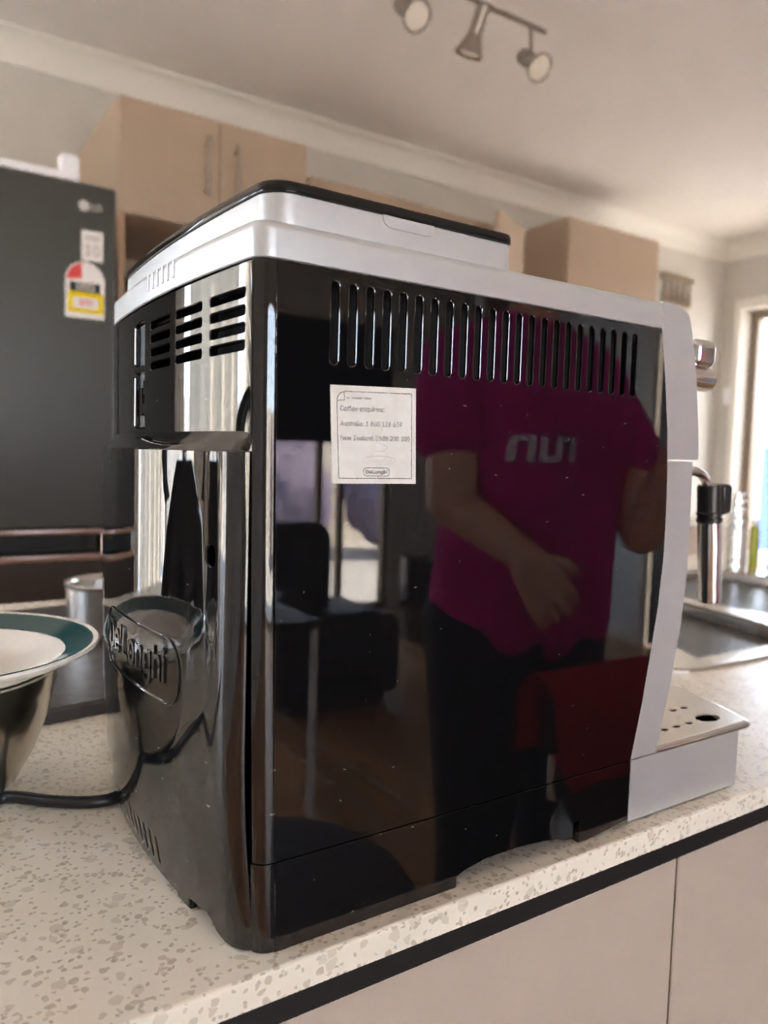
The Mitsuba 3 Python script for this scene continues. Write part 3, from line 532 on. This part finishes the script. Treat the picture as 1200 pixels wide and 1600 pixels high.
# ------------------------------------------------------------------ back kitchen
fr_ = thing('refrigerator', 'dark grey-black fridge with stickers and a lower freezer drawer', 'refrigerator')
FX0, FX1, FY = -0.45, 0.473, 1.90
put(fr_ + '__body', cat_(box(FX0 + 0.004, FX1 - 0.004, FY + 0.06, FY + 0.70, 0.02, 0.883), box(FX0 + 0.004, FX1 - 0.004, FY + 0.06, FY + 0.70, 0.956, 1.742), box(FX0 + 0.004, FX1 - 0.004, FY + 0.17, FY + 0.70, 0.883, 0.956)), 'fridge_steel')
for a, b in ((FX0, 0.010), (0.014, FX1)):
    d = put(fr_ + '__door', box(a, b, FY, FY + 0.058, 0.955, 1.752, 0.006), 'fridge_steel', label='upper door')
dr_ = put(fr_ + '__drawer', box(FX0, FX1, FY, FY + 0.058, 0.05, 0.884, 0.006), 'fridge_drawer_steel')
for z0, z1 in ((0.942, 0.9548), (0.879, 0.8955)):
    put(fr_ + '__drawer__trim', rbox(FX0 + 0.002, FX1 - 0.018, FY - 0.004, FY + 0.012, z0, z1, 0.004), 'rose_chrome', 40)
put(fr_ + '__drawer__trim', rbox(FX1 - 0.030, FX1 - 0.014, FY - 0.004, FY + 0.012, 0.884, 0.952, 0.004), 'rose_chrome', 40)
def flat(poly, y, t, bsdf, key): put(key, extrude_y(poly, y - t, y), bsdf)
dk = fr_ + '__door_001'
flat(Polygon([(0.4005 + 0.0125 * math.cos(t), 1.7005 + 0.0125 * math.sin(t)) for t in np.linspace(0, 2 * PI, 28)[:-1]]), FY, 0.0008, 'logo_grey', dk + '__emblem')
m = text('LG', 0.0135, 0.0006, None, None, 0.022, True); v = m.vertices.copy(); m.vertices = np.stack([0.4175 + v[:, 0], FY - 0.0002 - v[:, 2], 1.6935 + v[:, 1]], 1); put(dk + '__lettering', m, 'logo_grey')
flat(sbox(0.3950, 1.578, 0.4430, 1.646), FY, 0.0006, 'sticker_white', dk + '__warranty_sticker')
m = text('10', 0.024, 0.0004, None, None, 0.033, True); v = m.vertices.copy(); m.vertices = np.stack([0.4030 + v[:, 0], FY - 0.0008 - v[:, 2], 1.590 + v[:, 1]], 1); put(dk + '__warranty_sticker__lettering', m, 'sticker_grey')
flat(sbox(0.4010, 1.6235, 0.437, 1.6365), FY - 0.0006, 0.0003, 'logo_grey', dk + '__warranty_sticker__print')
ex0, ex1 = 0.3600, 0.4467; ecx, ecz, er = 0.5 * (ex0 + ex1), 1.5310, 0.5 * (ex1 - ex0)
es = dk + '__energy_sticker'
flat(Polygon([(ex0, 1.4455), (ex1, 1.4455), (ex1, ecz), *[(ecx + er * math.cos(t), ecz + er * math.sin(t)) for t in np.linspace(0, PI, 30)[1:-1]], (ex0, ecz)]), FY - 0.0002, 0.0006, 'sticker_white', es)
flat(Polygon([(ecx - 0.008, ecz + 0.004)] + [(ecx + 0.040 * math.cos(t), ecz + 0.040 * math.sin(t)) for t in np.linspace(PI, 1.75, 14)]), FY - 0.0009, 0.0003, 'sticker_red', es + '__print')
flat(sbox(ex0 + 0.010, 1.505, ex1 - 0.010, 1.527), FY - 0.0009, 0.0003, 'sticker_black', es + '__print')
flat(sbox(ex0 + 0.006, 1.458, ex1 - 0.002, 1.505), FY - 0.0009, 0.0003, 'sticker_yellow', es + '__print')
flat(sbox(ex0 + 0.017, 1.468, ex1 - 0.014, 1.493), FY - 0.0013, 0.0003, 'sticker_white', es + '__print')
for s, x, z, hgt, wid, mt in (('ENERGY', ex0 + 0.024, 1.5175, 0.007, 0.042, 'sticker_white'), ('RATING', ex0 + 0.024, 1.508, 0.007, 0.042, 'sticker_white'), ('400', ex0 + 0.030, 1.4745, 0.013, 0.030, 'sticker_red')):
    m = text(s, hgt, 0.0003, None, None, wid, True); v = m.vertices.copy(); m.vertices = np.stack([x + v[:, 0], FY - 0.0017 - v[:, 2], z + v[:, 1]], 1); put(es + '__lettering', m, mt)
wt = thing('white_tray', 'white plastic tray with an upright end lying on top of the fridge', 'tray')
put(wt + '__base', rbox(0.16, 0.392, FY + 0.01, FY + 0.28, 1.7525, 1.7725, 0.006), 'white_plastic', 40)
put(wt + '__upright', rbox(0.352, 0.394, FY + 0.01, FY + 0.05, 1.760, 1.812, 0.006), 'white_plastic', 40)

def cabinet(label, x0, x1, y0, y1, z0, z1, doors, handles, side_mat='laminate'):
    t = thing('wall_cabinet', label, 'cabinet'); put(t + '__body', box(x0, x1, y0 + 0.019, y1, z0, z1), side_mat); ds = []
    for a, b in doors:
        d = put(t + '__door', box(a + 0.0015, b - 0.0015, y0, y0 + 0.018, z0 + 0.001, z1 - 0.001, 0.001), 'laminate'); ds.append(d)
    for d, x, za, zb in handles:
        put(ds[d] + '__handle', cat_(rod((x, y0 - 0.028, za - 0.018), (x, y0 - 0.028, zb + 0.018), 0.0055, 12), rod((x, y0 - 0.03, za), (x, y0 + 0.002, za), 0.005, 10), rod((x, y0 - 0.03, zb), (x, y0 + 0.002, zb), 0.005, 10)), 'satin_nickel', 40)
    return t
cabinet('beige two-door wall cabinet beside and above the fridge', 0.545, 1.105, 2.165, YB - 0.001, 1.780, 2.086, [(0.545, 0.8265), (0.8265, 1.105)], [(0, 0.784, 1.885, 2.008), (1, 0.874, 1.885, 2.006)])
cabinet('beige wall cabinet low behind the coffee machine lid', 1.24, 2.19, 2.40, YB - 0.001, 1.40, 2.092, [(1.24, 1.715)], [])
cabinet('beige wall cabinet with a plain front, rightmost on the back wall', 2.500, 3.108, 2.416, YB - 0.001, 1.42, 2.204, [(2.500, 3.108)], [])
a, b = np.array((2.197, 2.396)), np.array((1.960, 2.279)); dv = (b - a) / np.linalg.norm(b - a); nv = np.array((-dv[1], dv[0])) * 0.018
pp = Polygon([a, b, b + nv, a + nv]); m = trimesh.creation.extrude_polygon(shapely.geometry.polygon.orient(pp), 0.69, engine='earcut'); m.apply_translation((0, 0, 1.40)); put('wall_cabinet_001__door', m, 'laminate', label='door standing ajar')
nk = thing('cupboard_niche', 'beige open cupboard niche under the wall cabinet next to the fridge', 'cupboard')
put(nk + '__side_panel', box(0.545, 0.561, 2.166, YB - 0.001, 0.0, 1.779), 'panel_edge'); put(nk + '__side_panel', box(1.09, 1.105, 2.166, YB - 0.001, 0.0, 1.779), 'panel_edge')
put(nk + '__back', box(0.562, 1.089, YB - 0.02, YB - 0.002, 0.90, 1.779), 'laminate'); put(nk + '__shelf', box(0.562, 1.089, 2.19, YB - 0.021, 1.28, 1.30), 'laminate')
mw = thing('microwave_oven', 'dark microwave oven inside the niche beside the fridge', 'microwave')
put(mw + '__body', rbox(0.59, 1.06, 2.26, 2.64, 1.3005, 1.56, 0.008), 'black_satin', 40); put(mw + '__door', box(0.60, 0.95, 2.252, 2.259, 1.31, 1.55, 0.002), 'black_gloss_plain'); put(mw + '__handle', rod((0.94, 2.225, 1.33), (0.94, 2.225, 1.53), 0.007), 'brushed_steel', 40)
gb = thing('storage_box', 'grey storage box on top of the microwave in the niche', 'box')
put(gb + '__body', rbox(0.64, 0.80, 2.30, 2.58, 1.561, 1.66, 0.01), 'sticker_grey', 40); put(gb + '__lid', rbox(0.635, 0.805, 2.295, 2.585, 1.66, 1.675, 0.004), 'logo_grey', 40)
bb = thing('base_cabinets', 'beige base cabinets with a pale worktop along the back wall', 'cabinet')
put(bb + '__body', box(1.106, 3.3, 2.13, YB - 0.001, 0.10, 0.88), 'laminate'); put(bb + '__worktop', box(1.106, 3.32, 2.09, YB - 0.001, 0.88, 0.92, 0.002), 'quartz'); put(bb + '__kickboard', box(1.11, 3.29, 2.19, YB - 0.001, 0, 0.099), 'black_board')
for i in range(4): dd = put(bb + '__door', box(1.11 + i * 0.546, 1.653 + i * 0.546, 2.111, 2.129, 0.105, 0.875, 0.001), 'laminate'); put(dd + '__handle', rod((1.60 + i * 0.546, 2.085, 0.70), (1.60 + i * 0.546, 2.085, 0.83), 0.005), 'satin_nickel', 40)
# hanging rack on the back wall, right of the cabinets
rk = thing('hanging_rack', 'small brown rack with hanging spoons on the wall right of the beige cabinet', 'rack')
put(rk + '__rail', box(3.475, 3.735, YB - 0.03, YB - 0.001, 2.135, 2.165, 0.003), 'bronze_alu')
for i in range(5):
    x = 3.50 + i * 0.052
    hk = put(rk + '__spoon', tube([(x, YB - 0.018, 2.14), (x, YB - 0.018, 2.08), (x, YB - 0.018, 2.04)], [0.006, 0.009, 0.012], 10), 'bronze_alu', 40)
    put(hk + '__bowl', trimesh.creation.icosphere(2, 0.019).apply_scale((1, 0.5, 1.2)).apply_translation((x, YB - 0.018, 2.025)), 'bronze_alu', True)
sw = thing('light_switch', 'white light switch plate on the wall left of the window', 'switch')
put(sw + '__plate', rbox(XR - 0.010, XR + 0.004, 2.592, 2.650, 1.503, 1.60, 0.003), 'white_plastic', 40); put(sw + '__rocker', rbox(XR - 0.014, XR - 0.008, 2.612, 2.630, 1.54, 1.57, 0.002), 'white_plastic', 40)

# ceiling spotlight bar
sb = thing('spotlight_bar', 'brushed nickel ceiling bar with swivelling spotlight heads', 'ceiling light')
put(sb + '__bar', box(0.95, 1.558, 1.619, 1.634, 2.326, 2.334, 0.001), 'satin_nickel')
put(sb + '__ceiling_plate', lathe([(0.0, 0.0), (0.052, 0.0), (0.055, -0.004), (0.055, -0.022), (0.045, -0.030), (0.0, -0.031)], (1.255, 1.627, H), 40), 'satin_nickel', 40)
put(sb + '__stem', rod((1.255, 1.627, 2.372), (1.255, 1.627, 2.333), 0.008), 'satin_nickel', 40)
lens_dirs = [((1.094, 1.627), (0.03, -0.77, -0.65)), ((1.315, 1.627), (-0.10, 0.33, -0.87)), ((1.502, 1.627), (0.03, -0.77, -0.65))]
for (x, y), d in lens_dirs:
    d = np.array(d) / np.linalg.norm(d); piv = np.array((x, 1.618, 2.232 if abs(d[2]) < 0.8 else 2.285)); hd = put(sb + '__head', lathe([(0.0, -0.050), (0.018, -0.050), (0.021, -0.046), (0.021, 0.0), (0.024, 0.010), (0.036, 0.036), (0.038, 0.044), (0.0355, 0.044), (0.033, 0.038), (0.0, 0.036)] if abs(d[2]) < 0.8 else [(0.0, -0.03), (0.016, -0.03), (0.018, -0.026), (0.018, 0.035), (0.022, 0.045), (0.037, 0.082), (0.038, 0.088), (0.034, 0.086), (0.0, 0.078)], piv, 32, d), 'satin_nickel', 35)
    put(hd + '__lens', lathe([(0.0, 0.0375), (0.0325, 0.0375), (0.0325, 0.041), (0.02, 0.0435), (0.0, 0.044)] if abs(d[2]) < 0.8 else [(0.0, 0.080), (0.033, 0.080), (0.033, 0.083), (0.0, 0.086)], piv, 32, d), 'lamp_lens', 35)
    put(hd + '__arm', rod((x, 1.627, 2.328), piv, 0.0055, 12), 'satin_nickel', 40)

# ------------------------------------------------------------------ the living room that the black side mirrors
def cushion(x0, x1, y0, y1, z0, z1, r): return rbox(x0, x1, y0, y1, z0, z1, r)
rc = thing('recliner_chair', 'dark leather recliner in front of the window, mirrored in the black side', 'armchair')
put(rc + '__seat', cushion(1.50, 1.96, -2.75, -2.30, 0.12, 0.44, 0.06), 'dark_leather', 40); put(rc + '__backrest', cushion(1.50, 1.86, -2.85, -2.62, 0.30, 0.82, 0.09), 'dark_leather', 40)
for x in (1.44, 1.92): put(rc + '__armrest', cushion(x - 0.05, x + 0.11, -2.85, -2.28, 0.05, 0.56 if x < 1.5 else 0.42, 0.05), 'dark_leather', 40)
put(rc + '__base', box(1.48, 1.98, -2.80, -2.34, 0.0, 0.12, 0.01), 'black_satin')
tv = thing('cabinet_heater', 'low grey-framed heater unit with a dark glass front, mirrored beside the shirt', 'heater')
put(tv + '__frame', cat_(box(2.76, 3.16, -3.02, -2.98, 0.49, 0.53, 0.004), box(2.76, 3.16, -3.02, -2.98, 0.17, 0.21, 0.004), box(2.76, 2.80, -3.02, -2.98, 0.17, 0.53, 0.004), box(3.12, 3.16, -3.02, -2.98, 0.17, 0.53, 0.004)), 'grey_piping'); put(tv + '__body', box(2.77, 3.15, -3.40, -3.0, 0.0, 0.52, 0.004), 'black_gloss_plain')
st = thing('side_table', 'dark side table on slim pale metal legs, mirrored at the left of the black side', 'table')
put(st + '__top', rbox(0.72, 1.05, -1.72, -1.28, 0.655, 0.68, 0.008), 'black_satin', 40)
for x in (0.74, 1.03):
    for y in (-1.70, -1.30): put(st + '__leg', rod((x, y, 0.0), (x - 0.0, y, 0.656), 0.012, 10), 'white_paint', 40)
def stool(label, x, y, seat):
    t = thing('bar_stool', label, 'stool'); sm = put(t + '__seat', lathe([(0.0, 0.0), (0.165, 0.0), (0.18, 0.015), (0.18, 0.03), (0.165, 0.05), (0.0, 0.058)], (x, y, seat - 0.05), 40), 'dark_leather', 40)
    put(sm + '__piping', lathe([(0.176, 0.010), (0.184, 0.014), (0.184, 0.020), (0.178, 0.024)], (x, y, seat - 0.05), 40, None, False), 'grey_piping', 40)
    for sx in (-1, 1):
        for sy in (-1, 1): put(t + '__leg', rod((x + sx * 0.12, y + sy * 0.12, seat - 0.05), (x + sx * 0.17, y + sy * 0.17, 0.0), 0.011, 10), 'chrome', 40)
    put(t + '__footrest', tube([(x + 0.155 * math.cos(a), y + 0.155 * math.sin(a), 0.25) for a in np.linspace(0, 2 * PI, 33)], 0.008, 8, False), 'chrome', 40); return t
stool('black round bar stool with pale piping at the island, mirrored low', 0.36, -0.17, 0.655)
s2 = stool('black bar stool carrying the red cloth, next to the woman', 0.93, -0.02, 0.655)
put(s2 + '__backrest', rbox(0.84, 1.06, -0.215, -0.195, 0.70, 0.805, 0.009), 'black_satin', 40)
for x in (0.86, 1.04): put(s2 + '__back_post', rod((x, -0.205, 0.63), (x, -0.205, 0.74), 0.009, 10), 'chrome', 40)
rd = thing('red_cloth', 'dark red cloth hung over the stool back, mirrored low in the black side', 'cloth')
gx, gz = np.meshgrid(np.linspace(0, 1, 40), np.linspace(0, 1, 50), indexing='ij'); V = []
for s in (0, 1):
    pass
path = [(-0.160, 0.66), (-0.168, 0.76), (-0.176, 0.805), (-0.190, 0.822), (-0.218, 0.822), (-0.232, 0.805), (-0.240, 0.75), (-0.246, 0.70)]
pt_ = spline(path, 50); hem = lambda s: 0.06 * abs(s - 0.55)
rows = []
for i, s in enumerate(np.linspace(0, 1, 40)):
    row = []
    for j in range(50):
        t = j / 49; w = 0.005 * math.sin(9 * s + 3 * t) + 0.003 * math.sin(23 * s + 1.3); low = max(0.0, 0.3 - t) / 0.3
        row.append((0.815 + 0.25 * s + 0.03 * (0.5 - s) * low * 2, pt_[j, 0] + w * (1 if t < 0.45 else -1) * (0.4 + low), pt_[j, 1] - low * (0.05 - 0.16 * (s - 0.55) ** 2)))
    rows.append(row)
m = loft(rows, False, False, False); m2 = m.copy(); m2.vertices = m.vertices + m.vertex_normals * 0.004; m2.invert(); put(rd + '__folds', cat_(m, m2), 'red_cloth_mat', True)

# the woman in the magenta shirt
wm = thing('person', 'person in magenta t-shirt and black leggings, mirrored in the glossy black side', 'person')
cx, cy = 0.985, -0.43
J = dict(neck=((cx, cy, 1.36), 0.050), neck2=((cx, cy + 0.01, 1.43), 0.047), headb=((cx, cy + 0.03, 1.49), 0.070), headt=((cx, cy + 0.015, 1.545), 0.088), chin=((cx, cy + 0.075, 1.465), 0.030),
    shl=((cx - 0.165, cy, 1.305), 0.052), shr=((cx + 0.165, cy, 1.305), 0.052), chl=((cx - 0.085, cy + 0.03, 1.20), 0.098), chr=((cx + 0.085, cy + 0.03, 1.20), 0.098),
    wl=((cx - 0.075, cy + 0.02, 1.03), 0.095), wr=((cx + 0.075, cy + 0.02, 1.03), 0.095), hl=((cx - 0.085, cy, 0.86), 0.100), hr=((cx + 0.085, cy, 0.86), 0.100),
    kl=((cx - 0.095, cy + 0.01, 0.47), 0.060), kr=((cx + 0.095, cy + 0.01, 0.47), 0.060), al=((cx - 0.10, cy - 0.02, 0.075), 0.038), ar=((cx + 0.10, cy - 0.02, 0.075), 0.038),
    tl=((cx - 0.11, cy + 0.13, 0.032), 0.030), tr=((cx + 0.11, cy + 0.13, 0.032), 0.030),
    el=((cx - 0.222, cy + 0.07, 1.080), 0.040), ell=((cx - 0.222, cy + 0.075, 1.075), 0.038), wrl=((cx - 0.165, cy + 0.185, 1.000), 0.026),
    er=((cx + 0.215, cy + 0.10, 1.02), 0.042), wrr=((cx + 0.150, cy + 0.235, 1.20), 0.026))
bones = [('neck', 'neck2'), ('neck2', 'headb'), ('headb', 'headt'), ('headb', 'chin'), ('neck', 'shl', 'shr'), ('shl', 'shr', 'chl', 'chr'), ('chl', 'chr', 'wl', 'wr'), ('wl', 'wr', 'hl', 'hr'), ('hl', 'kl'), ('hr', 'kr'), ('kl', 'al'), ('kr', 'ar'), ('al', 'tl'), ('ar', 'tr'),
         ('shl', 'el'), ('ell', 'wrl'), ('shr', 'er'), ('er', 'wrr')]
def add_hand(tag_, wrist, fwd, side, curl):
    """Palm, four unequal fingers bending along the curl direction, and a thumb leaving the palm's side."""
    f, s, c = (np.array(x, float) / np.linalg.norm(x) for x in (fwd, side, curl)); w_ = np.array(wrist, float)
    for i, o in enumerate((-0.034, -0.0115, 0.0115, 0.033)):
        L = (0.062, 0.073, 0.078, 0.068)[i]; b0 = w_ + f * 0.085 + s * o
        J[f'{tag_}b{i}'] = (b0, 0.0100); J[f'{tag_}m{i}'] = (b0 + f * L * 0.48 + c * L * 0.14, 0.0088); J[f'{tag_}t{i}'] = (b0 + f * L * 0.74 + c * L * 0.56, 0.0075)
        bones.append((f'{tag_}b{i}', f'{tag_}m{i}')); bones.append((f'{tag_}m{i}', f'{tag_}t{i}'))
    J[f'{tag_}p0'] = (w_ + f * 0.015 - s * 0.016, 0.017); J[f'{tag_}p1'] = (w_ + f * 0.015 + s * 0.016, 0.017)
    bones.append((f'{tag_}p0', f'{tag_}p1', f'{tag_}b0', f'{tag_}b3'))
    J[f'{tag_}h0'] = (w_ + f * 0.030 + s * 0.026, 0.0135); J[f'{tag_}h1'] = (w_ + f * 0.060 + s * 0.052 + c * 0.012, 0.0110); J[f'{tag_}h2'] = (w_ + f * 0.085 + s * 0.058 + c * 0.026, 0.0090)
    bones.append((f'{tag_}p0', f'{tag_}h0')); bones.append((f'{tag_}h0', f'{tag_}h1')); bones.append((f'{tag_}h1', f'{tag_}h2'))
add_hand('L', J['wrl'][0], (0.60, 0.05, -0.75), (0.75, 0.2, 0.6), (0.5, -0.7, 0.1)); add_hand('R', J['wrr'][0], (-0.25, 0.25, 0.9), (-0.8, 0.4, -0.2), (-0.3, 0.8, 0.1))
bones += [('wrl', 'Lp0', 'Lp1'), ('wrr', 'Rp0', 'Rp1')]
body = blob(J, bones, 0.006, 5); put(wm + '__body', body, 'skin', True)
G = {k: (np.array(c), r + 0.013) for k, (c, r) in J.items()}
G['sl'] = (np.array((cx - 0.198, cy + 0.035, 1.195)), 0.068); G['sr'] = (np.array((cx + 0.205, cy + 0.05, 1.175)), 0.070); G['hl2'] = (np.array((cx - 0.080, cy + 0.01, 0.875)), 0.108); G['hr2'] = (np.array((cx + 0.080, cy + 0.01, 0.875)), 0.108)
shirt = blob(G, [('shl', 'shr', 'chl', 'chr'), ('chl', 'chr', 'wl', 'wr'), ('wl', 'wr', 'hl2', 'hr2'), ('shl', 'sl'), ('shr', 'sr'), ('neck', 'shl', 'shr')], 0.012, 4)
v = shirt.vertices.copy(); fz = np.clip((1.15 - v[:, 2]) / 0.3, 0, 1); v[:, 1] += 0.006 * np.sin(v[:, 0] * 55 + v[:, 2] * 12) * fz; shirt.vertices = v
put(wm + '__shirt', shirt, 'shirt_magenta', True, label='magenta t-shirt with pale lettering')
for s, size, x0, z0, wid in (('run', 0.052, 0.128, 1.148, 0.128),):
    m = text(s, size, 0.002, None, None, wid, True); v = m.vertices.copy()
    xs, zs = cx - 0.022 - v[:, 0], z0 + v[:, 1]
    pts = shirt.vertices[shirt.vertices[:, 1] > cy + 0.02]
    q_ = lambda x, z: np.stack([np.ones_like(x), x, z, x * x, x * z, z * z], 1)
    near_ = (np.abs(pts[:, 0] - xs.mean()) < 0.08) & (np.abs(pts[:, 2] - zs.mean()) < 0.05); co = np.linalg.lstsq(q_(pts[near_, 0], pts[near_, 2]), pts[near_, 1], rcond=None)[0]; yy = q_(xs, zs) @ co
    m.vertices = np.stack([xs, yy + 0.003 + v[:, 2], zs], 1); put(wm + '__shirt__lettering', m, 'print_pink')
G2 = {k: (np.array(c), r + 0.008) for k, (c, r) in J.items()}
put(wm + '__leggings', blob(G2, [('hl', 'hr'), ('hl', 'kl'), ('hr', 'kr'), ('kl', 'al'), ('kr', 'ar')], 0.014, 4), 'leggings_black', True)
hair = blob({'a': ((cx, cy - 0.005, 1.565), 0.094), 'b': ((cx, cy - 0.05, 1.46), 0.070), 'c': ((cx, cy - 0.06, 1.38), 0.05)}, [('a', 'b'), ('b', 'c')], 0.014, 2); put(wm + '__hair', hair, 'hair_brown', True)
for sx in (-1, 1):
    ek = put(wm + '__eye', trimesh.creation.icosphere(2, 0.013).apply_translation((cx + sx * 0.032, cy + 0.088, 1.535)), 'eye_white', True); put(ek + '__iris', trimesh.creation.icosphere(2, 0.0065).apply_translation((cx + sx * 0.032, cy + 0.0965, 1.535)), 'eye_dark', True)
    put(wm + '__ear', trimesh.creation.icosphere(2, 0.024).apply_scale((0.4, 0.7, 1.2)).apply_translation((cx + sx * 0.088, cy + 0.02, 1.525)), 'skin', True)
put(wm + '__nose', blob({'a': ((cx, cy + 0.098, 1.535), 0.009), 'b': ((cx, cy + 0.112, 1.508), 0.014)}, [('a', 'b')], 0.006, 2), 'skin', True)
put(wm + '__mouth', trimesh.creation.icosphere(2, 0.022).apply_scale((1.0, 0.4, 0.35)).apply_translation((cx, cy + 0.098, 1.480)), 'lip', True)

# curtain, blind and what stands outside the windows
ct = thing('sheer_curtain', 'pale sheer curtain in folds, mirrored in the machine back above the kettle', 'curtain')
rows = []
for z in np.linspace(0.03, 2.08, 12):
    rows.append([(x, YB - 0.06 + 0.022 * math.sin(x * 62) + 0.01 * math.sin(x * 23), z) for x in np.linspace(-1.32, -0.86, 110)])
put(ct + '__folds', loft(rows, False, False, False), 'sheer', True)
bl = thing('roller_blind', 'dark roller blind lowered halfway over the window, mirrored in the black side', 'blind')
put(bl + '__fabric', box(2.06, 3.21, YF - 0.02, YF - 0.015, 1.25, 2.06), 'blind_dark'); put(bl + '__bottom_rail', box(2.06, 3.21, YF - 0.026, YF - 0.008, 1.235, 1.255, 0.002), 'black_satin'); put(bl + '__roller', rod((2.06, YF - 0.018, 2.075), (3.21, YF - 0.018, 2.075), 0.018), 'black_satin', 40)
put('added_shade_roof', box(XR + 0.125, 6.4, -0.5, 5.5, 2.45, 2.53), 'white_paint', kind='structure')  # unseen roof, added to dim the daylight at the right window
put('ground', box(-25, 25, -25, 25, -0.35, -0.12), 'paving', kind='structure')
def fence(label, x0, x1, y0, y1):
    t = thing('garden_fence', label, 'fence'); L = math.hypot(x1 - x0, y1 - y0); n = int(L / 0.30); d = np.array((x1 - x0, y1 - y0)) / L
    for i in range(n):
        c = np.array((x0, y0)) + d * (i + 0.5) * L / n; hx, hy = (0.145, 0.01) if abs(d[0]) > 0.5 else (0.01, 0.145); put(t + '__board', box(c[0] - hx, c[0] + hx, c[1] - hy, c[1] + hy, -0.12, 1.65), 'fence_cream')
fence('cream board fence outside the right window', 8.5, 8.5, -2, 6); fence('cream board fence behind the far window', -5, 7, -9, -9); fence('cream board fence outside the curtained window', -6, 2, 7.5, 7.5)
bt = thing('blue_cover', 'blue covered barbecue outside the right window', 'cover')
put(bt + '__sheet', rbox(5.9, 6.6, 3.15, 3.75, -0.119, 1.36, 0.12), 'blue_tarp_mat', 40)
ps_ = thing('patio_post', 'tan timber post outside the right window', 'post'); put(ps_ + '__shaft', box(5.0, 5.05, 2.985, 3.035, -0.12, 1.95, 0.004), 'post_tan'); put(ps_ + '__foot', box(4.98, 5.07, 2.965, 3.055, -0.12, 0.0, 0.004), 'bronze_alu')
rng = np.random.default_rng(5)
for x, y, r, lab in ((1.6, -7.6, 0.75, 'lavender-grey shrub at the left behind the far window'), (3.55, -7.4, 0.80, 'lavender-grey shrub at the right behind the far window'), (5.6, -7.6, 0.7, 'small lavender-grey shrub in the corner behind the far window')):
    t = thing('garden_shrub', lab, 'shrub'); s = trimesh.creation.icosphere(4, 1.0); d = 0.75 + 0.5 * meshkit.fbm(s.vertices * 2.4 + 9 * x, 4); s.vertices = s.vertices * d[:, None] * (r, r, r * 1.1) + (x, y, 0.75); put(t + '__crown', s, 'foliage', True); put(t + '__trunk', rod((x, y, -0.12), (x, y, 0.5), 0.05), 'bark', 40)
